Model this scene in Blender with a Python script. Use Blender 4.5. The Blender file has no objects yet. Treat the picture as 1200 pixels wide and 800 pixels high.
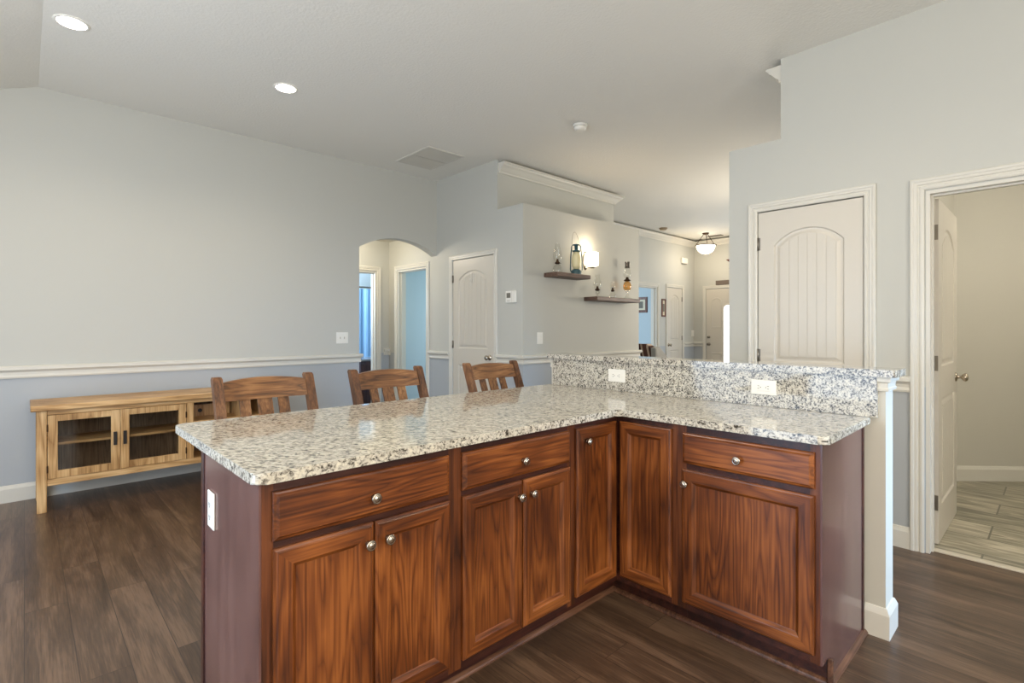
import bpy, bmesh, math, random
from mathutils import Vector, Matrix
random.seed(7)
SC = bpy.context.scene
COL = SC.collection
PI = math.pi

# ------------------------------------------------------------------ camera, world, lights, exposure
ANG = 0.81509                      # heading of the camera from +X
cam_d = bpy.data.cameras.new('camera')
cam = bpy.data.objects.new('camera', cam_d); COL.objects.link(cam)
cam.location = (0, 0, 1.2859)
cam.rotation_euler = (PI/2, 0, ANG - PI/2)
cam_d.sensor_width = 36.0
cam_d.lens = 606.48/1200*36.0
cam_d.shift_y = -(400-385.06)/1200
cam_d.clip_start = 0.05
SC.camera = cam

SC.view_settings.view_transform = 'Standard'
SC.view_settings.look = 'None'
SC.view_settings.gamma = 1.0
SC.view_settings.use_curve_mapping = False
SC.view_settings.exposure = -0.09

world = bpy.data.worlds.new('world'); SC.world = world
world.use_nodes = True
bg = world.node_tree.nodes['Background']
bg.inputs[0].default_value = (0.62, 0.75, 0.95, 1)
bg.inputs[1].default_value = 1.0

def area(name, loc, target, sx, sy, power, color, spread=None):
    l = bpy.data.lights.new(name, 'AREA'); l.shape = 'RECTANGLE'; l.size = sx; l.size_y = sy
    l.energy = power; l.color = color
    if spread: l.spread = spread
    o = bpy.data.objects.new(name, l); COL.objects.link(o)
    o.location = loc
    o.rotation_euler = (Vector(target)-Vector(loc)).to_track_quat('-Z', 'Y').to_euler()
    return o

DAY = (0.78, 0.88, 1.0)
WARM = (1.0, 0.83, 0.62)
# area panels standing in for daylight; no windows are cut for them
area('daylight_patio', (-1.70, 2.3, 1.05), (3, 2.6, 1.3), 2.6, 1.8, 86, (0.50, 0.71, 1.0))
area('daylight_kitchen', (1.0, -2.1, 1.5), (1.3, 3, 1.9), 2.4, 1.3, 52, (0.98, 0.97, 0.95))
area('daylight_garden_door', (3.05, -2.1, 1.0), (2.85, 0.5, 0.35), 0.9, 1.8, 17, (0.36, 0.63, 1.0), 0.8)
area('daylight_side', (-1.70, -0.9, 1.3), (3, 0.4, 1.6), 1.8, 1.6, 34, (1.0, 0.97, 0.92))
area('daylight_living', (10.1, 2.7, 1.4), (3, 3.4, 1.2), 1.5, 1.5, 48, (0.66, 0.82, 1.0))
area('daylight_bedroom', (6.0, 5.75, 1.4), (4.2, 6.5, 1.2), 0.5, 1.3, 36, (0.62, 0.86, 1.0))
area('daylight_bathroom', (2.7, 7.4, 1.9), (4.2, 8.0, 1.6), 0.8, 0.8, 62, (0.72, 0.86, 1.0))
area('daylight_study', (7.2, 8.2, 1.5), (9.5, 6.3, 1.3), 1.3, 1.3, 130, (0.70, 0.85, 1.0))

def point(name, loc, power, color, size=0.08):
    l = bpy.data.lights.new(name, 'POINT'); l.energy = power; l.color = color; l.shadow_soft_size = size
    o = bpy.data.objects.new(name, l); COL.objects.link(o); o.location = loc
    return o
# unseen point lights added to lift the ceiling and wall light
FILLW = (1.0, 0.90, 0.77)
point('kitchen_fill', (-0.4, -1.0, 2.15), 95, FILLW, .15)
point('sitting_fill', (-1.0, 2.6, 2.0), 52, FILLW, .15)
point('dining_fill', (6.9, 2.4, 1.75), 70, (1.0, 0.87, 0.70), .2)

# ------------------------------------------------------------------ materials
def lin(r, g, b):
    def f(c):
        c /= 255.0
        return c/12.92 if c <= 0.04045 else ((c+0.055)/1.055)**2.4
    return (f(r), f(g), f(b), 1.0)

def base_mat(name, rough=0.5, color=None, metal=0.0, spec=None):
    m = bpy.data.materials.new(name); m.use_nodes = True
    b = m.node_tree.nodes['Principled BSDF']
    b.inputs['Roughness'].default_value = rough
    b.inputs['Metallic'].default_value = metal
    if color: b.inputs['Base Color'].default_value = color
    if spec is not None: b.inputs['Specular IOR Level'].default_value = spec
    return m, m.node_tree.nodes, m.node_tree.links, b

def nd(nodes, typ, **kw):
    n = nodes.new(typ)
    for k, v in kw.items():
        if k.startswith('i_'):
            n.inputs[k[2:].replace('_', ' ')].default_value = v
        else:
            setattr(n, k, v)
    return n

def ramp(nodes, stops, interp='LINEAR'):
    r = nodes.new('ShaderNodeValToRGB'); r.color_ramp.interpolation = interp
    e = r.color_ramp.elements
    while len(e) < len(stops): e.new(0.5)
    for k, (p, c) in enumerate(stops):
        e[k].position = p; e[k].color = c
    return r

def add_bump(nodes, links, b, height_socket, strength, dist=0.002):
    bp = nodes.new('ShaderNodeBump'); bp.inputs['Strength'].default_value = strength
    bp.inputs['Distance'].default_value = dist
    links.new(height_socket, bp.inputs['Height']); links.new(bp.outputs[0], b.inputs['Normal'])

def noise_vec(nodes, links, scale=(1, 1, 1), rnd=True, rot=(0, 0, 0)):
    tc = nodes.new('ShaderNodeTexCoord'); mp = nodes.new('ShaderNodeMapping')
    mp.inputs['Scale'].default_value = scale
    mp.inputs['Rotation'].default_value = rot
    if rnd:
        oi = nodes.new('ShaderNodeObjectInfo'); ml = nodes.new('ShaderNodeVectorMath'); ml.operation = 'SCALE'
        cv = nodes.new('ShaderNodeCombineXYZ')
        for k in range(3): links.new(oi.outputs['Random'], cv.inputs[k])
        links.new(cv.outputs[0], ml.inputs[0]); ml.inputs['Scale'].default_value = 13.7
        ad = nodes.new('ShaderNodeVectorMath'); ad.operation = 'ADD'
        links.new(tc.outputs['Object'], ad.inputs[0]); links.new(ml.outputs[0], ad.inputs[1])
        links.new(ad.outputs[0], mp.inputs['Vector'])
    else:
        links.new(tc.outputs['Object'], mp.inputs['Vector'])
    return mp.outputs[0], tc

def paint(name, col, rough=0.6, bump=0.0, bscale=140):
    m, n, l, b = base_mat(name, rough, col)
    if bump:
        v, _ = noise_vec(n, l, (1, 1, 1), False)
        t = nd(n, 'ShaderNodeTexNoise'); t.inputs['Scale'].default_value = bscale; t.inputs['Detail'].default_value = 3
        l.new(v, t.inputs['Vector'])
        add_bump(n, l, b, t.outputs[0], bump, 0.003)
    return m

def two_tone(name, up, low, z):
    m, n, l, b = base_mat(name, 0.65)
    tc = n.new('ShaderNodeTexCoord'); sp = n.new('ShaderNodeSeparateXYZ'); l.new(tc.outputs['Object'], sp.inputs[0])
    gt = n.new('ShaderNodeMath'); gt.operation = 'GREATER_THAN'; gt.inputs[1].default_value = z
    l.new(sp.outputs['Z'], gt.inputs[0])
    mx = n.new('ShaderNodeMix'); mx.data_type = 'RGBA'
    l.new(gt.outputs[0], mx.inputs[0]); mx.inputs[6].default_value = low; mx.inputs[7].default_value = up
    l.new(mx.outputs[2], b.inputs['Base Color'])
    t = nd(n, 'ShaderNodeTexNoise'); t.inputs['Scale'].default_value = 150; l.new(tc.outputs['Object'], t.inputs['Vector'])
    add_bump(n, l, b, t.outputs[0], 0.06, 0.002)
    return m

def wood(name, dark, mid, light, axis='z', rough=0.35, ring=34.0, coat=0.0, contrast=1.0, bump=0.08, fine=9.0):
    """grain running along AXIS with cathedral bands and fine pores"""
    m, n, l, b = base_mat(name, rough)
    al, ac = 0.9, fine
    s = {'x': (al, ac, ac), 'y': (ac, al, ac), 'z': (ac, ac, al)}[axis]
    v, tc = noise_vec(n, l, s)
    nz = nd(n, 'ShaderNodeTexNoise'); nz.inputs['Scale'].default_value = 1.1; nz.inputs['Detail'].default_value = 2.0
    nz.inputs['Roughness'].default_value = 0.45
    l.new(v, nz.inputs['Vector'])
    mu = nd(n, 'ShaderNodeMath', operation='MULTIPLY'); mu.inputs[1].default_value = ring; l.new(nz.outputs[0], mu.inputs[0])
    fr = nd(n, 'ShaderNodeMath', operation='PINGPONG'); fr.inputs[1].default_value = 1.0; l.new(mu.outputs[0], fr.inputs[0])
    fs = tuple(x*(150.0/fine if x == ac else 4.5) for x in s)
    v2, _ = noise_vec(n, l, fs)
    pz = nd(n, 'ShaderNodeTexNoise'); pz.inputs['Scale'].default_value = 1.0; pz.inputs['Detail'].default_value = 3.0
    l.new(v2, pz.inputs['Vector'])
    v3, _ = noise_vec(n, l, (2.2, 2.2, 2.2))
    bz = nd(n, 'ShaderNodeTexNoise'); bz.inputs['Scale'].default_value = 1.5; l.new(v3, bz.inputs['Vector'])
    a1 = nd(n, 'ShaderNodeMath', operation='MULTIPLY'); a1.inputs[1].default_value = 0.30*contrast
    pw = nd(n, 'ShaderNodeMath', operation='POWER'); pw.inputs[1].default_value = 0.45; l.new(fr.outputs[0], pw.inputs[0]); l.new(pw.outputs[0], a1.inputs[0])
    a2 = nd(n, 'ShaderNodeMath', operation='MULTIPLY_ADD'); a2.inputs[1].default_value = 0.55*contrast; l.new(pz.outputs[0], a2.inputs[0]); l.new(a1.outputs[0], a2.inputs[2])
    a3 = nd(n, 'ShaderNodeMath', operation='MULTIPLY_ADD'); a3.inputs[1].default_value = 0.6; l.new(bz.outputs[0], a3.inputs[0]); l.new(a2.outputs[0], a3.inputs[2])
    c0 = 0.3+0.275*contrast+0.205*contrast
    r = ramp(n, [(max(0, c0-0.26*contrast), dark), (c0, mid), (min(1, c0+0.24*contrast), light)])
    l.new(a3.outputs[0], r.inputs[0]); l.new(r.outputs[0], b.inputs['Base Color'])
    if bump: add_bump(n, l, b, pz.outputs[0], bump, 0.001)
    if coat:
        b.inputs['Coat Weight'].default_value = coat; b.inputs['Coat Roughness'].default_value = 0.18
    return m

def granite(name, cream, grey, dark, k=0.0, stretch=(1, 1, 1), scale=105):
    m, n, l, b = base_mat(name, 0.07)
    v, _ = noise_vec(n, l, (1, 1, 1), False)
    mpn = v.node; mpn.vector_type = 'TEXTURE'; mpn.inputs['Scale'].default_value = stretch; mpn.inputs['Rotation'].default_value = (0, 0, -0.756 if stretch[0] != 1 else 0)
    t = nd(n, 'ShaderNodeTexNoise'); t.inputs['Scale'].default_value = scale; t.inputs['Detail'].default_value = 4; t.inputs['Roughness'].default_value = 0.62
    t.inputs['Distortion'].default_value = 0.6
    l.new(v, t.inputs['Vector'])
    t2 = nd(n, 'ShaderNodeTexNoise'); t2.inputs['Scale'].default_value = 45; t2.inputs['Detail'].default_value = 3
    l.new(v, t2.inputs['Vector'])
    mx = nd(n, 'ShaderNodeMath', operation='MULTIPLY_ADD'); mx.inputs[1].default_value = 0.35
    l.new(t2.outputs[0], mx.inputs[0]); l.new(t.outputs[0], mx.inputs[2])
    r = ramp(n, [(0.50+k, dark), (0.58+k, grey), (0.66+k, cream), (0.84+k, lin(232, 228, 214))])
    l.new(mx.outputs[0], r.inputs[0])
    vo = nd(n, 'ShaderNodeTexVoronoi'); vo.inputs['Scale'].default_value = 55
    l.new(v, vo.inputs['Vector'])
    hs = ramp(n, [(0.0, lin(216, 210, 196)), (0.5, lin(238, 235, 226)), (1.0, lin(220, 218, 214))])
    l.new(vo.outputs['Color'], hs.inputs[0])
    mm = n.new('ShaderNodeMix'); mm.data_type = 'RGBA'; mm.blend_type = 'MULTIPLY'; mm.inputs[0].default_value = 0.55
    l.new(r.outputs[0], mm.inputs[6]); l.new(hs.outputs[0], mm.inputs[7])
    l.new(mm.outputs[2], b.inputs['Base Color'])
    b.inputs['Specular IOR Level'].default_value = 0.6
    return m

def plank_floor(name):
    m, n, l, b = base_mat(name, 0.3)
    tc = n.new('ShaderNodeTexCoord'); sp = n.new('ShaderNodeSeparateXYZ'); l.new(tc.outputs['Object'], sp.inputs[0])
    cb = n.new('ShaderNodeCombineXYZ'); l.new(sp.outputs['Y'], cb.inputs[0]); l.new(sp.outputs['X'], cb.inputs[1])
    br = n.new('ShaderNodeTexBrick'); br.offset = 0.37; br.offset_frequency = 2
    br.inputs['Scale'].default_value = 1.0; br.inputs['Brick Width'].default_value = 1.22; br.inputs['Row Height'].default_value = 0.15
    br.inputs['Mortar Size'].default_value = 0.0016; br.inputs['Mortar Smooth'].default_value = 0.3; br.inputs['Bias'].default_value = 0.0
    br.inputs['Color1'].default_value = (0, 0, 0, 1); br.inputs['Color2'].default_value = (1, 1, 1, 1); br.inputs['Mortar'].default_value = (0.4, 0.4, 0.4, 1)
    l.new(cb.outputs[0], br.inputs['Vector'])
    # shift grain per plank
    sc = n.new('ShaderNodeVectorMath'); sc.operation = 'SCALE'; sc.inputs['Scale'].default_value = 9.0; l.new(br.outputs['Color'], sc.inputs[0])
    ad = n.new('ShaderNodeVectorMath'); l.new(tc.outputs['Object'], ad.inputs[0]); l.new(sc.outputs[0], ad.inputs[1])
    mp = n.new('ShaderNodeMapping'); mp.inputs['Scale'].default_value = (7, 0.8, 7); l.new(ad.outputs[0], mp.inputs['Vector'])
    nz = nd(n, 'ShaderNodeTexNoise'); nz.inputs['Scale'].default_value = 1.6; nz.inputs['Detail'].default_value = 5; nz.inputs['Roughness'].default_value = 0.6; nz.inputs['Distortion'].default_value = 0.8
    l.new(mp.outputs[0], nz.inputs['Vector'])
    mp2 = n.new('ShaderNodeMapping'); mp2.inputs['Scale'].default_value = (190, 7, 190); l.new(ad.outputs[0], mp2.inputs['Vector'])
    n2 = nd(n, 'ShaderNodeTexNoise'); n2.inputs['Scale'].default_value = 1.0; n2.inputs['Detail'].default_value = 3; l.new(mp2.outputs[0], n2.inputs['Vector'])
    m1 = nd(n, 'ShaderNodeMath', operation='MULTIPLY_ADD'); m1.inputs[1].default_value = 0.52; l.new(n2.outputs[0], m1.inputs[0]); l.new(nz.outputs[0], m1.inputs[2])
    m2 = nd(n, 'ShaderNodeMath', operation='MULTIPLY_ADD'); m2.inputs[1].default_value = 0.13; l.new(br.outputs['Color'], m2.inputs[0]); l.new(m1.outputs[0], m2.inputs[2])
    r = ramp(n, [(0.55, lin(56, 41, 31)), (0.81, lin(84, 64, 49)), (1.0, lin(112, 88, 69))])
    l.new(m2.outputs[0], r.inputs[0])
    mx = n.new('ShaderNodeMix'); mx.data_type = 'RGBA'; l.new(br.outputs['Fac'], mx.inputs[0])
    l.new(r.outputs[0], mx.inputs[6]); mx.inputs[7].default_value = lin(50, 37, 29)
    l.new(mx.outputs[2], b.inputs['Base Color'])
    add_bump(n, l, b, m1.outputs[0], 0.12, 0.002)
    return m

def tile_floor(name):
    m, n, l, b = base_mat(name, 0.4)
    tc = n.new('ShaderNodeTexCoord'); sp = n.new('ShaderNodeSeparateXYZ'); l.new(tc.outputs['Object'], sp.inputs[0])
    cb = n.new('ShaderNodeCombineXYZ'); l.new(sp.outputs['Y'], cb.inputs[0]); l.new(sp.outputs['X'], cb.inputs[1])
    br = n.new('ShaderNodeTexBrick'); br.offset = 0.5
    br.inputs['Scale'].default_value = 1.0; br.inputs['Brick Width'].default_value = 0.61; br.inputs['Row Height'].default_value = 0.305
    br.inputs['Mortar Size'].default_value = 0.005
    br.inputs['Color1'].default_value = (0.0, 0, 0, 1); br.inputs['Color2'].default_value = (1, 1, 1, 1); br.inputs['Mortar'].default_value = (0.5, 0.5, 0.5, 1)
    l.new(cb.outputs[0], br.inputs['Vector'])
    mp = n.new('ShaderNodeMapping'); mp.inputs['Scale'].default_value = (14, 2.0, 4); l.new(tc.outputs['Object'], mp.inputs['Vector'])
    nz = nd(n, 'ShaderNodeTexNoise'); nz.inputs['Scale'].default_value = 1.3; nz.inputs['Detail'].default_value = 5; nz.inputs['Distortion'].default_value = 1.2
    l.new(mp.outputs[0], nz.inputs['Vector'])
    m2 = nd(n, 'ShaderNodeMath', operation='MULTIPLY_ADD'); m2.inputs[1].default_value = 0.12; l.new(br.outputs['Color'], m2.inputs[0]); l.new(nz.outputs[0], m2.inputs[2])
    r = ramp(n, [(0.38, lin(122, 118, 104)), (0.55, lin(158, 152, 134)), (0.74, lin(198, 191, 172))])
    l.new(m2.outputs[0], r.inputs[0])
    mx = n.new('ShaderNodeMix'); mx.data_type = 'RGBA'; l.new(br.outputs['Fac'], mx.inputs[0])
    l.new(r.outputs[0], mx.inputs[6]); mx.inputs[7].default_value = lin(112, 110, 98)
    l.new(mx.outputs[2], b.inputs['Base Color'])
    return m

def glass(name, tint=(1, 1, 1, 1), rough=0.0):
    m, n, l, b = base_mat(name, rough, tint)
    b.inputs['Transmission Weight'].default_value = 1.0
    b.inputs['IOR'].default_value = 1.45
    return m

def thin_glass(name, tint, mixf=0.12):
    m = bpy.data.materials.new(name); m.use_nodes = True
    n = m.node_tree.nodes; l = m.node_tree.links
    n.remove(n['Principled BSDF'])
    tr = n.new('ShaderNodeBsdfTransparent'); tr.inputs[0].default_value = tint
    gl = n.new('ShaderNodeBsdfGlossy'); gl.inputs['Roughness'].default_value = 0.03
    fz = n.new('ShaderNodeLayerWeight'); fz.inputs[0].default_value = 0.5
    pw = nd(n, 'ShaderNodeMath', operation='POWER'); pw.inputs[1].default_value = 4.0; l.new(fz.outputs['Facing'], pw.inputs[0])
    ma = nd(n, 'ShaderNodeMath', operation='MULTIPLY_ADD'); ma.inputs[1].default_value = 0.5; ma.inputs[2].default_value = mixf
    l.new(pw.outputs[0], ma.inputs[0])
    mx = n.new('ShaderNodeMixShader'); l.new(ma.outputs[0], mx.inputs[0])
    l.new(tr.outputs[0], mx.inputs[1]); l.new(gl.outputs[0], mx.inputs[2])
    l.new(mx.outputs[0], n['Material Output'].inputs['Surface'])
    return m

def glow(name, col, strength):
    m, n, l, b = base_mat(name, 0.4, col)
    b.inputs['Emission Color'].default_value = col; b.inputs['Emission Strength'].default_value = strength
    return m

M = {}
M['wall'] = two_tone('wall_paint', lin(194, 194, 187), lin(174, 179, 183), 0.95)
M['wall_plain'] = paint('wall_paint_plain', lin(196, 193, 182), 0.65, 0.05)
M['wall_bluelit'] = paint('wall_paint_bluelit', lin(186, 200, 206), 0.65, 0.05)  # bedroom paint is light grey; blue daylight is tinted into the colour
M['ceiling'] = paint('ceiling_paint', lin(233, 231, 223), 0.75, 0.9, 55)
M['ceiling_smooth'] = paint('ceiling_smooth_paint', lin(215, 212, 200), 0.75, 0.1, 120)
M['trim'] = paint('white_trim_paint', lin(214, 211, 201), 0.32)
M['door'] = paint('white_door_paint', lin(208, 202, 190), 0.35)
M['floor'] = plank_floor('dark_plank_floor')
M['tile'] = tile_floor('grey_stone_tile')
M['threshold'] = paint('threshold_stone', lin(205, 196, 178), 0.4)
CD, CM, CL = lin(68, 32, 11), lin(110, 58, 22), lin(150, 88, 40)
for ax in 'xyz':
    M['cab_'+ax] = wood('stained_oak_'+ax, CD, CM, CL, ax, 0.36, 24, 0.12, 0.68, 0.05, 10.0)
M['frame'] = wood('stained_oak_frame', lin(50, 25, 11), lin(88, 45, 19), lin(116, 65, 32), 'z', 0.38, 10, 0.08, 0.8)
M['frame_dark_shade'] = wood('stained_oak_dark', lin(36, 17, 12), lin(58, 28, 20), lin(80, 42, 30), 'x', 0.35, 10, 0.1, 0.8)  # dark oak; on the rails the overhang shade is put into the colour
M['panel'] = wood('dark_end_panel', lin(88, 60, 56), lin(103, 72, 67), lin(117, 85, 79), 'z', 0.24, 4, 0.3, 0.6, 0.01)  # brown wood with the purple cast of blue daylight mixed into the colour
M['shoe'] = wood('shoe_molding_wood', lin(58, 36, 26), lin(96, 64, 46), lin(130, 92, 70), 'x', 0.35, 10)
M['granite'] = granite('polished_granite', lin(206, 202, 192), lin(150, 146, 138), lin(66, 63, 58), 0.022, (1.8, 1, 1))
M['granite_back'] = granite('polished_granite_dark', lin(204, 201, 193), lin(140, 137, 131), lin(48, 47, 46), 0.04, (1, 1, 1), 135)
M['plastic'] = paint('white_plastic', lin(236, 234, 226), 0.3)
M['slot'] = paint('dark_slot', lin(40, 38, 36), 0.5)
M['nickel'] = base_mat('brushed_nickel', 0.24, lin(190, 180, 165), 1.0)[0]
M['steel'] = base_mat('dull_steel', 0.4, lin(140, 134, 124), 1.0)[0]
M['bronze'] = base_mat('dark_bronze', 0.4, lin(70, 52, 38), 0.8)[0]
M['iron'] = paint('dark_iron', lin(36, 31, 28), 0.45)
for ax in 'xyz':
    M['tv_'+ax] = wood('natural_oak_'+ax, lin(140, 100, 56), lin(190, 149, 98), lin(222, 186, 136), ax, 0.45, 14, 0, 0.9)
    M['chair_'+ax] = wood('brown_oak_'+ax, lin(70, 42, 20), lin(120, 79, 44), lin(156, 112, 70), ax, 0.4, 14, 0.1, 1.0, 0.08, 14.0)
M['chair_post'] = wood('brown_oak_post', lin(62, 36, 20), lin(100, 64, 38), lin(134, 92, 58), 'z', 0.4, 16, 0.1)
M['tv_back'] = wood('dark_cabinet_back', lin(84, 66, 48), lin(116, 94, 72), lin(146, 122, 96), 'z', 0.6, 24)
M['shelf'] = wood('dark_walnut_shelf', lin(52, 34, 26), lin(84, 60, 48), lin(116, 90, 76), 'x', 0.5, 24)
M['pane'] = thin_glass('cabinet_glass', (0.9, 0.9, 0.88, 1), 0.03)
M['lampglass'] = thin_glass('clear_lamp_glass', (0.95, 0.95, 0.93, 1), 0.07)
M['smoked'] = thin_glass('smoked_glass', (0.35, 0.32, 0.30, 1), 0.08)
M['amber'] = thin_glass('amber_glass', (0.90, 0.66, 0.36, 1), 0.08)
M['cream_globe'] = paint('cream_lantern_globe', lin(236, 222, 176), 0.25)
M['teal'] = paint('teal_lantern_paint', lin(58, 92, 100), 0.35)
M['can_glow'] = glow('can_light_glow', (1.0, 0.94, 0.84, 1), 14.0)
M['shade_glow'] = glow('sconce_shade_glow', (1.0, 0.86, 0.62, 1), 5.5)
M['bowl_glow'] = glow('bowl_shade_glow', (1.0, 0.90, 0.72, 1), 4.0)
M['lite'] = glow('glowing_door_glass', (0.93, 0.97, 1.0, 1), 2.5)  # emission stands in for daylight behind the front door glass
M['vent'] = paint('vent_paint', lin(206, 202, 190), 0.5)
M['vent_dark'] = paint('dull_grey_backing', lin(120, 116, 106), 0.8)  # plain grey shared by vent backing, screen, grille and print
M['picture_frame'] = wood('picture_frame_wood', lin(66, 36, 28), lin(100, 58, 44), lin(124, 80, 62), 'z', 0.4, 10)
M['print'] = paint('print_paper', lin(216, 206, 180), 0.6)
M['sign'] = paint('sign_taupe', lin(108, 96, 86), 0.6)
M['ornament'] = paint('ornament_rust_red', lin(104, 52, 42), 0.5)
M['ornament2'] = paint('aged_beige_plastic', lin(160, 142, 116), 0.5)
M['vanity'] = wood('espresso_vanity', lin(38, 24, 24), lin(60, 40, 40), lin(80, 56, 54), 'z', 0.35, 8)
M['marble'] = paint('vanity_top', lin(120, 124, 128), 0.2)
M['curtain'] = paint('blue_curtain', lin(128, 172, 214), 0.8)
M['grey_cloth'] = paint('grey_upholstery', lin(168, 168, 165), 0.9, 0.3, 400)

def stripes_mat():
    m, n, l, b = base_mat('striped_upholstery', 0.9)
    tc = n.new('ShaderNodeTexCoord'); sp = n.new('ShaderNodeSeparateXYZ'); l.new(tc.outputs['Object'], sp.inputs[0])
    mu = nd(n, 'ShaderNodeMath', operation='MULTIPLY'); mu.inputs[1].default_value = 5.6; l.new(sp.outputs['Y'], mu.inputs[0])
    fr = nd(n, 'ShaderNodeMath', operation='FRACT'); l.new(mu.outputs[0], fr.inputs[0])
    r = ramp(n, [(0.0, lin(92, 62, 54)), (0.34, lin(92, 62, 54)), (0.36, lin(190, 168, 148)), (0.52, lin(190, 168, 148)), (0.54, lin(70, 44, 40)), (0.8, lin(118, 100, 80)), (0.84, lin(196, 176, 158))], 'CONSTANT')
    l.new(fr.outputs[0], r.inputs[0]); l.new(r.outputs[0], b.inputs['Base Color'])
    return m
M['stripes'] = stripes_mat()

# ------------------------------------------------------------------ mesh helpers
def V(*a): return Vector(a)
def ident(a, b, d): return Vector((a, b, d))
def face_mY(y0):        # plane facing -Y: (along X, z, out)
    return lambda a, z, d: Vector((a, y0-d, z))
def face_mX(x0):        # plane facing -X: (along Y, z, out)
    return lambda a, z, d: Vector((x0-d, a, z))
def face_pY(y0):
    return lambda a, z, d: Vector((a, y0+d, z))
def face_pX(x0):
    return lambda a, z, d: Vector((x0+d, a, z))
def plan(z0=0.0):       # horizontal path: (x, y, height)
    return lambda x, y, d: Vector((x, y, z0+d))

class MB:
    def __init__(self): self.bm = bmesh.new()
    def _face(self, vs, mi=0):
        try:
            f = self.bm.faces.new(vs); f.material_index = mi; return f
        except ValueError: return None
    def box(self, x0, x1, y0, y1, z0, z1, bev=0.0, mi=0, seg=1):
        bm = self.bm
        vs = [bm.verts.new((x, y, z)) for z in (z0, z1) for y in (y0, y1) for x in (x0, x1)]
        fs = [(0, 2, 3, 1), (4, 5, 7, 6), (0, 1, 5, 4), (2, 6, 7, 3), (0, 4, 6, 2), (1, 3, 7, 5)]
        faces = [self._face([vs[i] for i in f], mi) for f in fs]
        if bev:
            es = list({e for f in faces for e in f.edges})
            r = bmesh.ops.bevel(bm, geom=es, offset=bev, segments=seg, profile=0.5, affect='EDGES')
            for f in r['faces']: f.material_index = mi
        return self
    def mbox(self, T, a0, a1, z0, z1, d0, d1, bev=0.0, mi=0):
        p, q = T(a0, z0, d0), T(a1, z1, d1)
        return self.box(min(p.x, q.x), max(p.x, q.x), min(p.y, q.y), max(p.y, q.y), min(p.z, q.z), max(p.z, q.z), bev, mi)
    def prism(self, pts, T, d0, d1, bev=0.0, mi=0, seg=2):
        bm = self.bm
        A = [bm.verts.new(T(p[0], p[1], d0)) for p in pts]
        B = [bm.verts.new(T(p[0], p[1], d1)) for p in pts]
        n = len(pts)
        f1 = self._face(A[::-1], mi); f2 = self._face(B, mi)
        for i in range(n): self._face([A[i], A[(i+1) % n], B[(i+1) % n], B[i]], mi)
        if bev:
            es = list({e for f in (f1, f2) for e in f.edges})
            r = bmesh.ops.bevel(bm, geom=es, offset=bev, segments=seg, profile=0.5, affect='EDGES')
            for f in r['faces']: f.material_index = mi
        return self
    def loft(self, loops, cap0=False, cap1=False, closed=True, mi=0):
        bm = self.bm
        R = [[bm.verts.new(p) for p in L] for L in loops]
        n = len(R[0])
        for a, b in zip(R, R[1:]):
            for i in range(n if closed else n-1):
                self._face([a[i], a[(i+1) % n], b[(i+1) % n], b[i]], mi)
        if cap0: self._face(R[0][::-1], mi)
        if cap1: self._face(R[-1], mi)
        return R
    def sweep(self, path, prof, T, closed=False, mi=0):
        """profile (offset to the left of the path, depth) swept with mitres"""
        n = len(path); loops = []
        P = [Vector((p[0], p[1])) for p in path]
        for i in range(n):
            ds = []
            if i > 0 or closed: ds.append((P[i]-P[i-1]).normalized())
            if i < n-1 or closed: ds.append((P[(i+1) % n]-P[i]).normalized())
            ns = [Vector((-d.y, d.x)) for d in ds]
            if len(ns) == 2:
                m = (ns[0]+ns[1]); m = m/max(m.dot(ns[0]), 1e-6)
            else: m = ns[0]
            loops.append([T(P[i].x+m.x*o, P[i].y+m.y*o, d) for o, d in prof])
        if closed: loops.append(loops[0])
        self.loft(loops, not closed, not closed, True, mi)
        return self
    def lathe(self, prof, T, seg=24, cap=True, mi=0, smooth=True):
        """profile (radius, height); T maps (x, y, h)"""
        loops = []
        for r, h in prof:
            r = max(r, 1e-4)
            loops.append([T(r*math.cos(2*PI*k/seg), r*math.sin(2*PI*k/seg), h) for k in range(seg)])
        R = self.loft(loops, cap, cap, True, mi)
        if smooth:
            for v in [v for L in R for v in L]:
                for f in v.link_faces:
                    if len(f.verts) == 4: f.smooth = True
        return self
    def tube(self, pts, r, seg=8, mi=0, radii=None):
        pts = [Vector(p) for p in pts]; loops = []
        up = Vector((0, 0, 1))
        for i, p in enumerate(pts):
            d = (pts[min(i+1, len(pts)-1)]-pts[max(i-1, 0)]).normalized()
            ref = up if abs(d.dot(up)) < 0.95 else Vector((1, 0, 0))
            u = d.cross(ref).normalized(); w = d.cross(u)
            rr = radii[i] if radii else r
            loops.append([p+u*rr*math.cos(2*PI*k/seg)+w*rr*math.sin(2*PI*k/seg) for k in range(seg)])
        R = self.loft(loops, True, True, True, mi)
        for L in R:
            for v in L:
                for f in v.link_faces:
                    if len(f.verts) == 4: f.smooth = True
        return self
    def build(self, name, mats, parent=None, bevel=None):
        bmesh.ops.recalc_face_normals(self.bm, faces=self.bm.faces[:])
        me = bpy.data.meshes.new(name); self.bm.to_mesh(me); self.bm.free()
        for m in (mats if isinstance(mats, (list, tuple)) else [mats]): me.materials.append(m)
        o = bpy.data.objects.new(name, me); COL.objects.link(o)
        if parent: o.parent = parent
        return o

def tag(o, label, cat, group=None, kind=None):
    o['label'] = label; o['category'] = cat
    if group: o['group'] = group
    if kind: o['kind'] = kind
    return o

def thing(name, label, cat, loc=(0, 0, 0), group=None, kind=None):
    o = bpy.data.objects.new(name, None); COL.objects.link(o); o.location = loc
    o.empty_display_size = 0.1
    return tag(o, label, cat, group, kind)

def struct(o, label, cat): return tag(o, label, cat, None, 'structure')

def off(T, loc):          # world plane mapping made local to a root at LOC
    L = Vector(loc)
    return lambda a, b, d: T(a, b, d)-L

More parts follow.
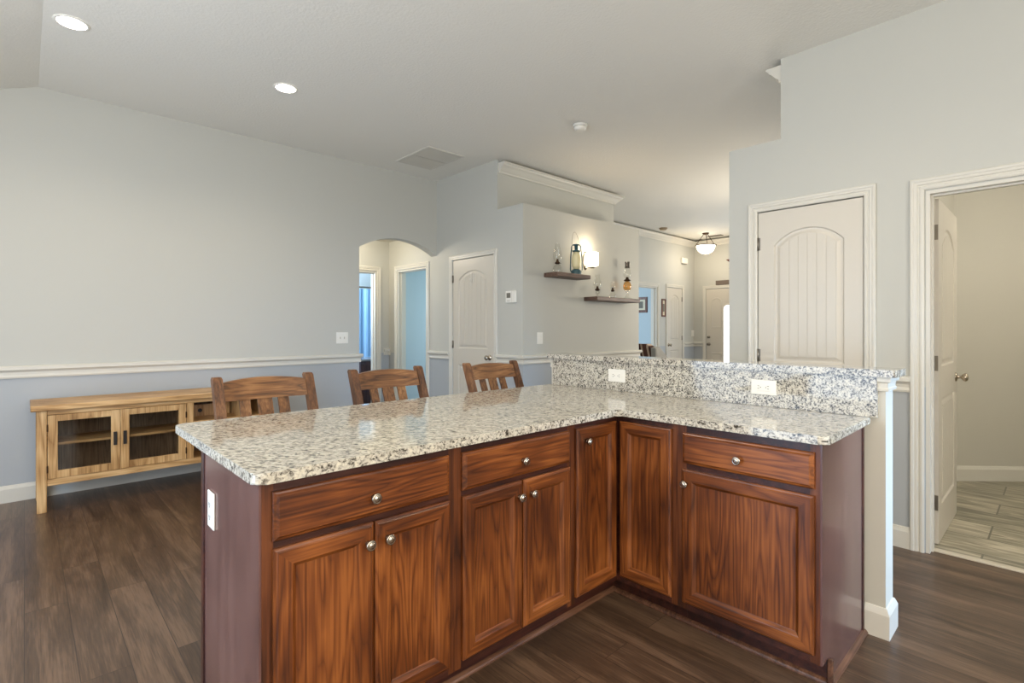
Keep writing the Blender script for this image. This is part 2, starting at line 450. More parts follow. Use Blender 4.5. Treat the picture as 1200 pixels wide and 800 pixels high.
def copy_tree(o, parent=None):
    c = o.copy(); COL.objects.link(c)
    if parent: c.parent = parent
    for ch in list(o.children): copy_tree(ch, c)
    return c

# ------------------------------------------------------------------ main dimensions
H = 3.13                 # flat ceiling
HB = 2.505               # low ceilings
YW = 5.354               # long wall with the arch
XC = 3.75                # closet wall
YS = 3.8125              # wall with the lamp shelves
XE = 5.885               # its far end
YN = 4.21                # set-back wall above the ledge
LEDGE = 2.585
XQ = 3.767               # pantry wall
YF = 5.30                # foyer long wall
XF = 10.25               # front door wall
WT = 0.12
DH = 2.098               # door leaf top
RAILZ = 0.915
X_CR = 0.078             # ceiling crease
SL = 0.38

# ------------------------------------------------------------------ floor and ceiling
b = MB(); b.prism([(-1.8, -2.2), (XQ+0.06, -2.2), (XQ+0.06, 1.6), (10.37, 1.6), (10.37, 5.42), (7.0, 5.42), (7.0, 8.6), (1.4, 8.6), (1.4, 5.474), (-1.8, 5.474)], plan(), -0.12, 0.0)
struct(b.build('floor', M['floor']), 'dark brown wood plank floor of the whole open room', 'floor')
b = MB(); b.prism([(7.0, 5.42), (10.9, 5.42), (10.9, 8.6), (7.0, 8.6)], plan(), -0.12, 0.0)
struct(b.build('floor_study', M['floor']), 'wood floor of the blue room beyond the foyer', 'floor')
b = MB(); b.prism([(XQ+0.09, -1.6), (7.6, -1.6), (7.6, 0.74), (XQ+0.09, 0.74)], plan(), -0.12, 0.004)
struct(b.build('floor_tile', M['tile']), 'grey stone tile floor laid in staggered rows behind the open door', 'floor')
b = MB(); b.prism([(XQ+0.052, -0.27), (XQ+0.10, -0.27), (XQ+0.10, 0.54), (XQ+0.052, 0.54)], plan(), 0.0, 0.010, 0.003)
struct(b.build('threshold', M['threshold']), 'pale threshold strip between the wood floor and the grey tile', 'threshold')

b = MB()
zl = H-SL*(X_CR+1.8)
b.prism([(-1.8, zl), (X_CR, H), (10.37, H), (10.37, H+0.1), (X_CR-0.02, H+0.1), (-1.8, zl+0.1)], lambda a, z, d: Vector((a, d, z)), -2.2, 5.474)
struct(b.build('ceiling', M['ceiling']), 'textured off-white ceiling, sloping down past a crease by the long wall', 'ceiling')
b = MB(); b.box(1.4, XC, YW+WT, 6.51, HB, HB+0.08)
struct(b.build('ceiling_hall', M['ceiling_smooth']), 'low ceiling of the little hall behind the arch', 'ceiling')
b = MB(); b.box(XC+WT, 7.0, YW+WT, 6.51, HB, HB+0.08)
struct(b.build('ceiling_bedroom', M['ceiling_smooth']), 'low ceiling of the bedroom off the little hall', 'ceiling')
b = MB(); b.box(1.4, 6.0, 6.63, 8.6, HB, HB+0.08)
struct(b.build('ceiling_bathroom', M['ceiling_smooth']), 'low ceiling of the bathroom past the little hall', 'ceiling')
b = MB(); b.box(6.12, 10.9, YF+WT, 8.6, HB+0.3, HB+0.38)
struct(b.build('ceiling_study', M['ceiling_smooth']), 'ceiling of the blue room beyond the foyer', 'ceiling')
b = MB(); b.box(XQ+WT, 7.6, -1.6, 0.74, HB, HB+0.08)
struct(b.build('ceiling_tile_room', M['ceiling_smooth']), 'low ceiling of the tiled room', 'ceiling')

# ------------------------------------------------------------------ walls
def arc(a0, a1, zs, za, n=18, rev=False):
    """arch through (a0,zs) apex za (a1,zs)"""
    c = (a0+a1)/2; w = abs(a1-a0)/2; s = za-zs; R = (w*w+s*s)/(2*s); zc = za-R
    th = math.asin(min(1, w/R))
    pts = [(c+R*math.sin(-th+2*th*k/n), zc+R*math.cos(-th+2*th*k/n)) for k in range(n+1)]
    return pts[::-1] if rev else pts

AL, AR = 2.711, XC
b = MB()
b.prism([(-1.8, 0), (AL, 0)]+arc(AL, AR, 2.195, 2.347)+[(AR, H+0.02), (X_CR, H+0.02), (-1.8, zl+0.02)], face_pY(YW), 0, WT)
struct(b.build('wall_left', M['wall']), 'long grey wall with an arched opening at its far end', 'wall')

D4L, D4R = 5.012, 4.268            # closet door leaf, along Y
HOL, HOR = 6.281, 5.573            # bedroom opening in the hall
b = MB()
b.prism([(YS, 0), (D4R-.004, 0), (D4R-.004, DH+.006), (D4L+.004, DH+.006), (D4L+.004, 0), (HOR, 0), (HOR, 2.08), (HOL, 2.08), (HOL, 0), (6.51, 0), (6.51, H), (YN, H), (YN, LEDGE), (YS, LEDGE)], face_pX(XC), 0, WT)
struct(b.build('wall_closet', M['wall']), 'grey wall around the arched-panel closet door, running on into the hall', 'wall')
b = MB()
b.box(XC+WT, XE, YS, YS+WT, 0, LEDGE)
b.box(XE-WT, XE, YS+WT, YF, 0, LEDGE-.05)
b.box(XC+WT, XE, YS+WT, YN+WT, LEDGE-0.05, LEDGE)
b.box(XC+WT, XE, YN, YN+WT, LEDGE, H)
b.box(XE-WT, XE, YN+WT, YF, LEDGE-.05, H)
struct(b.build('wall_shelf', M['wall']), 'grey wall carrying the two lamp shelves, with a plant ledge on top', 'wall')
b = MB()                                   # foyer long wall
SOR, SOL = 8.80, 7.95
CL0, CL1 = 9.18, 9.75
b.prism([(XC+WT, 0), (SOL, 0), (SOL, 2.08), (SOR, 2.08), (SOR, 0), (CL0, 0), (CL0, DH+.006), (CL1, DH+.006), (CL1, 0), (XF, 0), (XF, H), (XC+WT, H)], face_pY(YF), 0, WT)
struct(b.build('wall_foyer', M['wall']), 'beige-lit foyer wall with an open doorway and a narrow closet door', 'wall')
FD0, FD1 = 4.12, 5.03
b = MB()
b.prism([(1.6, 0), (FD0, 0), (FD0, DH+.006), (FD1, DH+.006), (FD1, 0), (YF, 0), (YF, H), (1.6, H)], face_pX(XF), 0, WT)
struct(b.build('wall_front', M['wall']), 'foyer end wall around the front door', 'wall')
PD0, PD1 = 0.838, 1.463             # pantry leaf
TO0, TO1 = -0.27, 0.533             # tile room opening
PE, PU = 1.672, 1.316
b = MB()
b.prism([(-2.2, 0), (TO0, 0), (TO0, 2.075), (TO1, 2.075), (TO1, 0), (PD0-.004, 0), (PD0-.004, DH+.006), (PD1+.004, DH+.006), (PD1+.004, 0), (PE, 0), (PE, LEDGE), (PU, LEDGE), (PU, H), (-2.2, H)], face_pX(XQ), 0, WT)
b.box(XQ+WT, XF, PE-WT, PE, 0, LEDGE)
b.box(XQ+WT, XF, PU-.02, PE-WT, LEDGE-.05, LEDGE)
b.box(XQ+WT, XF, PU-WT, PU, LEDGE-.05, H)
struct(b.build('wall_pantry', M['wall']), 'pale grey pantry wall with a step in its top and two doorways', 'wall')
b = MB()
b.prism([(1.4, 0), (2.79, 0), (2.79, 2.075), (3.551, 2.075), (3.551, 0), (XC+.06, 0), (XC+.06, HB+.1), (1.4, HB+.1)], face_pY(6.51), 0, WT)
struct(b.build('wall_hall', M['wall']), 'end wall of the little hall with a doorway to the bathroom', 'wall')
b = MB(); b.box(1.28, 1.4, YW+WT, 8.6, 0, HB+.08)
struct(b.build('wall_hall_side', M['wall_plain']), 'side wall of the hall and bathroom', 'wall')
b = MB(); b.box(1.4, 6.12, 8.5, 8.6, 0, HB); b.box(5.9, 6.0, 6.63, 8.5, 0, HB)
struct(b.build('wall_bathroom', M['wall_bluelit']), 'pale bathroom wall behind the blue shower curtain', 'wall')
b = MB(); b.box(XC+.0605, 7.0, 6.51, 6.63, 0, HB+.1); b.box(6.9, 7.0, YW+WT, 6.51, 0, HB); b.box(XE, 6.9, YW+WT-.054, YW+WT, 0, HB)
struct(b.build('wall_bedroom', M['wall_bluelit']), 'bedroom wall off the little hall', 'wall')
b = MB(); b.box(10.6, 10.7, YF+WT, 8.6, 0, HB+.3); b.box(6.12, 10.7, 8.5, 8.6, 0, HB+.3); b.box(6.12, 6.22, YF+WT, 8.5, 0, HB+.3)
struct(b.build('wall_study', M['wall_bluelit']), 'pale blue wall of the room beyond the foyer doorway', 'wall')
# tiled room: one side wall, one angled wall, one far side wall
b = MB()
b.box(XQ+WT, 5.75, 0.62, 0.74, 0, HB)
q = [(5.72, 0.62), (7.4, -1.06), (7.5, -0.96), (5.80, 0.74)]
b.prism(q, plan(), 0, HB)
b.box(XQ+WT, 7.5, -1.6, -1.5, 0, HB); b.box(7.4, 7.5, -1.5, -0.9, 0, HB)
struct(b.build('wall_tile_room', M['wall_plain']), 'beige wall of the tiled room behind the open door', 'wall')
# pony wall behind the backsplash
PWX0, PWX1, PWY0, PWY1 = 2.605, 2.735, 0.500, 2.372
b = MB(); b.box(PWX0, PWX1, PWY0, PWY1, 0, 1.086)
struct(b.build('wall_bar', M['wall_plain']), 'low grey wall that carries the raised granite bar', 'wall')
# shell behind the camera, solid, with no windows cut
b = MB()
b.prism([(-2.2, 0), (5.474, 0), (5.474, zl+.05), (-2.2, zl+.05)], face_mX(-1.8), 0, WT)
struct(b.build('wall_patio', M['wall_plain']), 'wall opposite the pantry, beside the camera', 'wall')
b = MB(); b.prism([(-1.8, 0), (XQ, 0), (XQ, H), (X_CR, H), (-1.8, zl)], face_mY(-2.2), 0, WT)
struct(b.build('wall_kitchen', M['wall_plain']), 'kitchen wall behind the camera', 'wall')

# ------------------------------------------------------------------ trim profiles
RAIL = [(0, RAILZ), (.012, RAILZ), (.016, RAILZ+.012), (.012, RAILZ+.028), (.012, RAILZ+.045), (.024, RAILZ+.058), (.034, RAILZ+.064), (.034, RAILZ+.086), (.026, RAILZ+.093), (0, RAILZ+.093)]
BASE = [(0, 0), (.016, 0), (.016, .098), (.012, .108), (.006, .122), (0, .125)]
CASE = [(0, 0), (0, .012), (.008, .016), (.016, .016), (.020, .011), (.026, .011), (.030, .017), (.042, .017), (.046, .020), (.056, .021), (.062, .016), (.062, 0)]
CROWN = [(0, 2.985), (.016, 2.985), (.020, 3.0), (.034, 3.012), (.062, 3.042), (.084, 3.060), (.090, 3.072), (.100, 3.078), (.100, 3.094), (0, 3.094)]
def right_of(p): return [(-o, d) for o, d in p]

def trim(name, paths, prof, label, cat='trim', mat='trim', T=None):
    b = MB()
    for p in paths: b.sweep(p, prof, T or plan())
    return struct(b.build(name, M[mat]), label, cat)

# chair rails (path direction chosen so that the left side is the room)
trim('trim_rail_left', [[(AL+.0, YW+WT), (AL, YW), (-1.8, YW)]], RAIL, 'white chair rail along the long wall, wrapping into the arch', 'chair rail')
trim('trim_rail_closet', [[(XE, YF), (XE, YS), (XC, YS), (XC, YN)], [(XC, 5.080), (XC, 5.506)]], RAIL, 'white chair rail beside the closet door and along the shelf wall', 'chair rail')
trim('trim_rail_hall', [[(XC, 6.475), (XC, 6.51), (3.663, 6.51)]], RAIL, 'short white chair rail in the corner of the little hall', 'chair rail')
trim('trim_rail_pantry', [[(XQ, 0.600), (XQ, 0.775)]], RAIL, 'short white chair rail between the pantry door and the open doorway', 'chair rail')
trim('trim_rail_foyer', [[(XF, 5.093), (XF, YF), (9.815, YF)]], RAIL, 'white chair rail in the foyer corner beside the front door', 'chair rail')
trim('baseboard_left', [[(AL, YW+WT), (AL, YW), (-1.8, YW)]], BASE, 'white baseboard along the long wall behind the media stand', 'baseboard')
trim('baseboard_closet', [[(XE, YF), (XE, YS), (XC, YS), (XC, YN)], [(XC, 5.080), (XC, 5.506)]], BASE, 'white baseboard of the closet and shelf walls', 'baseboard')
trim('baseboard_pantry', [[(XQ, 0.600), (XQ, 0.775)]], BASE, 'white baseboard between the pantry door and the open doorway', 'baseboard')
trim('baseboard_bar', [[(PWX1, PWY1), (PWX1, PWY0), (PWX0, PWY0), (PWX0, 0.572)]], BASE, 'white baseboard wrapping the end of the low bar wall', 'baseboard')
d = 0.7071
trim('baseboard_tile_room', [[(7.4, -1.06), (5.72, 0.62)]], [(o, z+.004) for o, z in BASE], 'white baseboard in the tiled room', 'baseboard')
BART = [(0, 1.026), (.010, 1.026), (.012, 1.036), (.008, 1.042), (.010, 1.060), (.020, 1.066), (.020, 1.0855), (0, 1.0855)]
trim('trim_bar', [[(PWX0, 2.372), (PWX1, 2.372), (PWX1, PWY0), (PWX0, PWY0), (PWX0, 0.528)]], BART, 'white molding under the raised granite bar', 'trim')
trim('trim_crown_ledge', [[(XE, YF), (XE, YN), (XC+.012, YN)]], CROWN, 'white crown molding on the set-back wall above the plant ledge', 'crown molding')
trim('trim_crown_foyer', [[(XF, 1.7), (XF, YF), (XE, YF)]], CROWN, 'white crown molding around the foyer', 'crown molding')
trim('trim_crown_pantry', [[(XQ+.008, PU), (XF, PU)]], CROWN, 'white crown molding on the upper pantry wall, seen end on', 'crown molding')

# ------------------------------------------------------------------ door hardware and doors
def knob(parent, T, a, z, mat='nickel', s=1.0, name='knob'):
    b = MB()
    TT = lambda x, y, h: T(a+x, z+y, h)
    b.lathe([(.031*s, 0), (.031*s, .004*s), (.026*s, .009*s), (.011*s, .012*s), (.010*s, .030*s), (.019*s, .036*s), (.027*s, .046*s), (.028*s, .056*s), (.022*s, .064*s), (.010*s, .068*s)], TT, 20)
    return b.build(name, M[mat], parent)

def hinge(parent, T, a, z):
    b = MB()
    b.tube([T(a, z-.045, .006), T(a, z+.045, .006)], .0065, 8)
    b.mbox(T, a-.016, a+.016, z-.044, z+.044, -.001, .0015)
    return b.build('hinge', M['steel'], parent)

def arch_shape(x0, x1, zb, zs, za, e=0.0, n=14):
    x0 += e; x1 -= e; zb += e; za -= e
    zs = zs-e*0.5 if za else zs
    if za-zs < 0.004: return [(x0, zb), (x1, zb), (x1, za), (x0, za)]
    return [(x0, zb), (x1, zb)]+arc(x0, x1, zs, za, n, True)

def arch_z(x, x0, x1, zs, za):
    if za-zs < 0.004: return za
    c = (x0+x1)/2; w = (x1-x0)/2; s = za-zs; R = (w*w+s*s)/(2*s)
    return za-R+math.sqrt(max(0, R*R-(x-c)**2))

def panel_field(b, T, x0, x1, zb, zs, za, planks):
    flat = za-zs < 0.004
    def L(e, d):
        return [T(p[0], p[1], d) for p in arch_shape(x0, x1, zb, zs if not flat else za, za, e)]
    b.loft([L(0, 0), L(.004, -.001), L(.010, -.009), L(.020, -.010), L(.026, -.009), L(.042, -.0035)], False, True)
    if planks:
        e = .046; X0, X1, ZB = x0+e, x1-e, zb+e
        w = (X1-X0)/planks
        for k in range(planks):
            p0, p1 = X0+k*w+.0022, X0+(k+1)*w-.0022
            if flat: pts = [(p0, ZB), (p1, ZB), (p1, za-e), (p0, za-e)]
            else:
                xs = [p1+(p0-p1)*j/4 for j in range(5)]
                pts = [(p0, ZB), (p1, ZB)]+[(x, arch_z(x, X0, X1, zs-e*0.5, za-e)) for x in xs]
            b.prism(pts, T, -.0034, -.0008)

def leaf(parent, T, a0, a1, z1, planks=6, stile=.105, back=-.037, name='leaf'):
    b = MB(); s = stile
    b.mbox(T, a0, a1, .008, z1, back, -.013)                    # core
    U0, US, UA = 1.055, z1-.235, z1-.135                          # upper arched panel
    L0, L1 = .215, .865
    b.mbox(T, a0, a0+s, .008, z1, -.0131, 0); b.mbox(T, a1-s, a1, .008, z1, -.0131, 0)
    b.mbox(T, a0+s, a1-s, .008, L0, -.0131, 0); b.mbox(T, a0+s, a1-s, L1, U0, -.0131, 0)
    b.prism([(a0+s, z1), (a1-s, z1)]+arc(a0+s, a1-s, US, UA, 14, True)[0:], T, -.0131, 0) if False else b.prism(arc(a0+s, a1-s, US, UA, 14)+[(a1-s, z1), (a0+s, z1)], T, -.0131, 0)
    panel_field(b, T, a0+s, a1-s, U0, US, UA, planks)
    panel_field(b, T, a0+s, a1-s, L0, L1, L1, planks)
    return b.build(name, M['door'], parent)

def casing(parent, T, a0, a1, z1, w=1.0, name='casing', legs=(True, True), gap=.006):
    b = MB()
    p = [(a0-gap, 0), (a0-gap, z1+gap), (a1+gap, z1+gap), (a1+gap, 0)]
    prof = [(o*w, d) for o, d in CASE]
    b.sweep(p, prof, T)
    return b.build(name, M['trim'], parent)

def jamb(parent, T, a0, a1, z1, depth=-WT, name='jamb', t=.018):
    b = MB()
    b.mbox(T, a0, a0+t, 0, z1, depth, 0); b.mbox(T, a1-t, a1, 0, z1, depth, 0); b.mbox(T, a0+t, a1-t, z1-t, z1, depth, 0)
    b.mbox(T, a0+t, a0+t+.01, 0, z1-t, depth*.62, depth*.36); b.mbox(T, a1-t-.01, a1-t, 0, z1-t, depth*.62, depth*.36)
    b.mbox(T, a0+t+.01, a1-t-.01, z1-t-.01, z1-t, depth*.62, depth*.36)
    return b.build(name, M['trim'], parent)

# closet door
T = face_mX(XC)
r = thing('door_1', 'white arched two-panel closet door beside the arched opening', 'door', (XC, D4R, 0), None, 'structure'); T = off(T, r.location)
leaf(r, T, D4R, D4L, DH); casing(r, T, D4R, D4L, DH, .92)
for z in (.30, 1.10, 1.88): hinge(r, T, D4L+.003, z)
knob(r, T, 4.338, .965)
# little metal hanger on the closet door
b = MB(); TT = face_mX(XC)
b.tube([TT(4.665, 1.93, .003), TT(4.665, 1.82, .003)], .0035, 6); b.tube([TT(4.625, 1.925, .003), TT(4.625, 1.82, .003)], .0035, 6)
b.tube([TT(4.69, 1.86, .003), TT(4.665, 1.86, .003)], .0035, 6)
tag(b.build('wall_hook', M['plastic']), 'small pale hook on the arched panel of the closet door', 'hook')

# pantry door
T = face_mX(XQ)
r = thing('door_2', 'white arched-panel pantry door standing behind the raised bar', 'door', (XQ, PD0, 0), None, 'structure'); T = off(T, r.location)
leaf(r, T, PD0, PD1, DH, 6, .10); casing(r, T, PD0, PD1, DH)
for z in (.30, 1.10, 1.88): hinge(r, T, PD1+.003, z)
knob(r, T, PD0+.065, .965)

# doorway to the tiled room
T = face_mX(XQ)
r = thing('door_3', 'white doorway trim around the opening to the tiled room', 'doorway', (XQ, TO1, 0), None, 'structure'); T = off(T, r.location)
jamb(r, T, TO0+.0005, TO1-.0005, 2.075); casing(r, T, TO0, TO1, 2.075, 1.08)
# its open leaf
T = face_mY(0.499)
r = thing('door_4', 'white door standing open into the tiled room', 'door', (3.949, .499, 0), None, 'structure'); T = off(T, r.location)
lf = leaf(r, T, 3.949, 4.724, 2.058, 6, .115, -.037)
for z in (.25, 1.08, 1.86):
    b = MB(); b.box(-.0022, 0, .002, .034, z-.045, z+.045)
    b.tube([(-.006, .036, z-.045), (-.006, .036, z+.045)], .006, 8)
    b.box(-.040, -.006, .0355, .0385, z-.044, z+.044)
    b.build('hinge', M['steel'], r)
knob(r, T, 4.66, .955)

# hall: bedroom doorway and bathroom doorway
T = face_mX(XC)
r = thing('door_5', 'white door trim around the bedroom opening inside the hall', 'doorway', (XC, HOR, 0), None, 'structure'); T = off(T, r.location)
jamb(r, T, HOR+.0005, HOL-.0005, 2.08); casing(r, T, HOR, HOL, 2.08, .95)
T = face_mY(6.51)
r = thing('door_6', 'white door trim around the bathroom opening at the hall end', 'doorway', (2.79, 6.51, 0), None, 'structure'); T = off(T, r.location)
jamb(r, T, 2.79+.0005, 3.551-.0005, 2.075); casing(r, T, 2.79, 3.551, 2.075, .98)

# foyer doorway, coat closet and front door
T = face_mY(YF)
r = thing('door_7', 'white door trim around the opening to the blue room off the foyer', 'doorway', (SOL, YF, 0), None, 'structure'); T = off(T, r.location)
jamb(r, T, SOL+.0005, SOR-.0005, 2.08); casing(r, T, SOL, SOR, 2.08, .95)
T = face_mY(YF)
r = thing('door_8', 'narrow white arched-panel coat closet door in the foyer', 'door', (CL0, YF, 0), None, 'structure'); T = off(T, r.location)
leaf(r, T, CL0+.004, CL1-.004, DH, 4, .11); casing(r, T, CL0, CL1, DH, .95)
for z in (.30, 1.10, 1.88): hinge(r, T, CL1-.001, z)
knob(r, T, CL0+.05, .968)
T = face_mX(XF)
r = thing('door_9', 'white front door with a bright arched glass panel, at the end of the foyer', 'door', (XF, FD0, 0), None, 'structure'); T = off(T, r.location)
b = MB()
b.mbox(T, FD0+.004, FD1-.004, .008, DH, -.045, -.010)
LA0, LA1, LZ0, LZS, LZA = 4.49, 4.66, .35, 1.70, 1.76
# face skin in strips around the arched glass
b.mbox(T, LA1, FD1-.004, .008, DH, -.0101, 0); b.mbox(T, FD0+.004, LA0, .008, DH, -.0101, 0)
b.mbox(T, LA0, LA1, .008, LZ0, -.0101, 0)
b.prism(arc(LA0, LA1, LZS, LZA, 12)+[(LA1, DH), (LA0, DH)], T, -.0101, 0)
for pa in ((4.70, 4.92), (4.20, 4.44)):
    def P(e, d): return [T(p[0], p[1], d) for p in arch_shape(pa[0], pa[1], 1.30, 1.86, 1.92, e)]
    b.loft([P(0, .0005), P(.008, .006), P(.020, .006), P(.03, .001)], False, True)
    def P2(e, d): return [T(p[0], p[1], d) for p in arch_shape(pa[0], pa[1], .25, .80, .80, e)]
    b.loft([P2(0, .0005), P2(.008, .006), P2(.020, .006), P2(.03, .001)], False, True)
b.build('leaf', M['door'], r)
b = MB(); b.sweep([(p[0], p[1]) for p in [(LA1, LZ0), (LA0, LZ0)]+arc(LA0, LA1, LZS, LZA, 12)], [(.030, .0), (.030, .008), (.018, .013), (.004, .013), (0, .006), (0, 0)], T, True)
b.build('glass_molding', M['door'], r)
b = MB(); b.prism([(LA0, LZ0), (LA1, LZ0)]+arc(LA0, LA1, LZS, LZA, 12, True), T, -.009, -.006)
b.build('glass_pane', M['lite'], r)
casing(r, T, FD0, FD1, DH)
knob(r, T, 4.965, .971, 'steel'); k = knob(r, T, 4.965, 1.115, 'steel', .8, 'deadbolt')

# ------------------------------------------------------------------ kitchen cabinets
FY, FX = 1.437, 2.034           # face planes of the two legs
CZ = 0.884                      # underside of the granite
KZ = 0.1016
def rect(a0, a1, z0, z1, e): return [(a0+e, z0+e), (a1-e, z0+e), (a1-e, z1-e), (a0+e, z1-e)]
def shaped_front(T, a0, a1, z0, z1, loops, name, mats, parent, rails=True):
    b = MB(); bm = b.bm
    R = [[bm.verts.new(T(p[0], p[1], d)) for p in rect(a0, a1, z0, z1, e)] for e, d in loops]
    for A, B in zip(R, R[1:]):
        for i in range(4):
            b._face([A[i], A[(i+1) % 4], B[(i+1) % 4], B[i]], 1 if (rails and i in (0, 2)) else 0)
    b._face(R[-1], 0 if rails else 1); b._face(R[0][::-1], 0)
    return b.build(name, mats, parent)
DOORL = [(0, 0.0005), (0, .012), (.003, .0145), (.007, .0155), (.010, .019), (.047, .019), (.050, .0175), (.059, .0085), (.061, .0075)]
DRAWL = [(0, 0.0005), (0, .009), (.003, .012), (.008, .0135), (.014, .019)]

def cab_knob(parent, T, a, z, d0=.019):
    b = MB(); TT = lambda x, y, h: T(a+x, z+y, d0+h)
    b.lathe([(.0085, 0), (.007, .004), (.0055, .010), (.009, .014), (.0155, .017), (.0165, .021), (.0150, .0245), (.0125, .0255), (.0115, .0245), (.0095, .027), (.004, .0285)], TT, 20)
    return b.build('knob', M['nickel'], parent)
def cab_door(root, T, a0, a1, z0, z1, h, ka, kz):
    d = shaped_front(T, a0, a1, z0, z1, DOORL, 'door', [M['cab_z'], M['cab_'+h]], root)
    if ka is not None: cab_knob(d, T, ka, kz)
    return d
def cab_drawer(root, T, a0, a1, z0, z1, h, ka, kz):
    d = shaped_front(T, a0, a1, z0, z1, DRAWL, 'drawer', [M['cab_'+h], M['cab_'+h]], root, False)
    cab_knob(d, T, ka, kz)
    return d

def bars(root, T, name, mat, L):
    for a0, a1, z0, z1 in L:
        b = MB(); b.mbox(T, a0, a1, z0, z1, -.019, -.0002); b.build(name, M[mat], root)
# left-leg cabinets
def left_cab(name, label, a0, a1, dr, doors, end=False):
    r = thing(name, label, 'cabinet', (a0, FY, 0), 'base cabinets under the granite worktop')
    T = off(face_mY(FY), r.location)
    b = MB(); b.mbox(T, a0, a1-.0005, KZ, CZ-.0005, -.59, -.0195); b.build('carcass', M['frame_dark_shade'], r)
    m = (doors[0][1]+doors[1][0])/2
    bars(r, T, 'stile', 'frame', [(a0, a0+.030, KZ, CZ-.001), (a1-.024, a1-.0005, KZ, CZ-.001)])
    bars(r, T, 'rail', 'frame_dark_shade', [(a0+.0301, a1-.0241, .846, CZ-.001), (a0+.0301, a1-.0241, .690, .730), (a0+.0301, a1-.0241, KZ, .142)])
    bars(r, T, 'center_stile', 'frame', [(m-.02, m+.02, .1421, .6899)])
    b = MB(); b.mbox(T, a0+(.0185 if end else 0), a1-.0005, 0, KZ-.0005, -.10, -.083); b.build('toe_kick', M['frame_dark_shade'], r)
    cab_drawer(r, T, dr[0], dr[1], .722, .855, 'x', (dr[0]+dr[1])/2, .780)
    cab_door(r, T, doors[0][0], doors[0][1], .132, .702, 'x', doors[0][1]-.022, .645)
    cab_door(r, T, doors[1][0], doors[1][1], .132, .702, 'x', doors[1][0]+.038, .645)
    if end:
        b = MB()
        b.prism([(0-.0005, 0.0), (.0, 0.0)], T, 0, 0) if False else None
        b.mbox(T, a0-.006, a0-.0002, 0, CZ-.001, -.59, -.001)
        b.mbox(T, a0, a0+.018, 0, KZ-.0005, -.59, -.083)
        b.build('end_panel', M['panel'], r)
        b = MB(); b.mbox(T, a0-.010, a0-.0062, 0, CZ-.001, -.5905, -.560, .001); b.build('corner_strip', M['frame_dark_shade'], r)
    return r
left_cab('base_cabinet', 'oak base cabinet at the free end, with blue-lit brown side panel and socket', .452, 1.079, (.477, 1.051), ((.478, .768), (.773, 1.053)), True)
left_cab('base_cabinet', 'oak base cabinet with drawer over two doors, next to the inner corner', 1.079, 1.700, (1.108, 1.680), ((1.109, 1.396), (1.403, 1.681)))

# corner cabinet
r = thing('corner_cabinet', 'corner oak cabinet with two tall doors meeting at the inside corner', 'cabinet', (FX, FY, 0), 'base cabinets under the granite worktop')
TL, TR = off(face_mY(FY), r.location), off(face_mX(FX), r.location)
b = MB()
b.prism([(1.7005, FY+.0195), (FX+.0195, FY+.0195), (FX+.0195, 1.1255), (2.585, 1.1255), (2.585, 2.027), (1.7005, 2.027)], off(plan(), r.location), KZ, CZ-.0005)
b.build('carcass', M['frame_dark_shade'], r)
bars(r, TL, 'stile', 'frame', [(1.7005, 1.725, KZ, CZ-.001)]); bars(r, TR, 'stile', 'frame', [(1.1255, 1.153, KZ, CZ-.001)])
bars(r, TL, 'rail', 'frame_dark_shade', [(1.7251, FX, .845, CZ-.001), (1.7251, FX, KZ, .14)])
bars(r, TR, 'rail', 'frame_dark_shade', [(1.1531, FY+.019, .845, CZ-.001), (1.1531, FY+.019, KZ, .14)])
b = MB(); b.mbox(TL, 1.7005, FX+.10, 0, KZ-.0005, -.10, -.083); b.mbox(TR, 1.1255, FY+.083, 0, KZ-.0005, -.10, -.083); b.build('toe_kick', M['frame_dark_shade'], r)
cab_door(r, TL, 1.722, 2.012, .132, .856, 'x', 1.783, .796)
cab_door(r, TR, 1.149, 1.413, .132, .856, 'y', None, None)

# right-leg cabinet
r = thing('base_cabinet', 'oak base cabinet with one wide door, beside the bar wall end', 'cabinet', (FX, 0.574, 0), 'base cabinets under the granite worktop')
T = off(face_mX(FX), r.location)
b = MB(); b.mbox(T, .5802, 1.125, KZ, CZ-.0005, -.551, -.0195); b.build('carcass', M['frame_dark_shade'], r)
bars(r, T, 'stile', 'frame', [(.580, .612, KZ, CZ-.001), (1.084, 1.125, KZ, CZ-.001)])
bars(r, T, 'rail', 'frame_dark_shade', [(.6121, 1.0839, .84, CZ-.001), (.6121, 1.0839, .685, .730), (.6121, 1.0839, KZ, .145)])
b = MB(); b.mbox(T, .5802, 1.125, 0, KZ-.0005, -.10, -.083); b.build('toe_kick', M['frame_dark_shade'], r)
cab_drawer(r, T, .597, 1.097, .720, .849, 'y', .859, .777)
cab_door(r, T, .597, 1.099, .134, .696, 'y', 1.078, .638)
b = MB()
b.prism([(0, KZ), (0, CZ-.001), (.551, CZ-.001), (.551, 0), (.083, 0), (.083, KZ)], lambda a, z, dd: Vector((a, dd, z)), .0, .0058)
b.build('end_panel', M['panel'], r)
b = MB(); b.box(.530, .551, -.004, -.0002, 0, CZ-.001, .001); b.build('corner_strip', M['frame_dark_shade'], r)

# shoe molding along the toe kicks
SH = [(0, 0), (.016, 0), (.0155, .006), (.012, .012), (.006, .017), (0, .019)]
b = MB()
b.sweep([(.470, FY+.0829), (FX+.0829, FY+.0829), (FX+.0829, .580)], right_of(SH), plan())
b.sweep([(FX+.085, .5738), (2.588, .5738)], right_of(SH), plan())
b.box(FX+.068, FX+.083, .560, .578, 0, .10, .003)
struct(b.build('trim_shoe', M['shoe']), 'brown quarter-round shoe molding at the foot of the cabinets', 'trim')

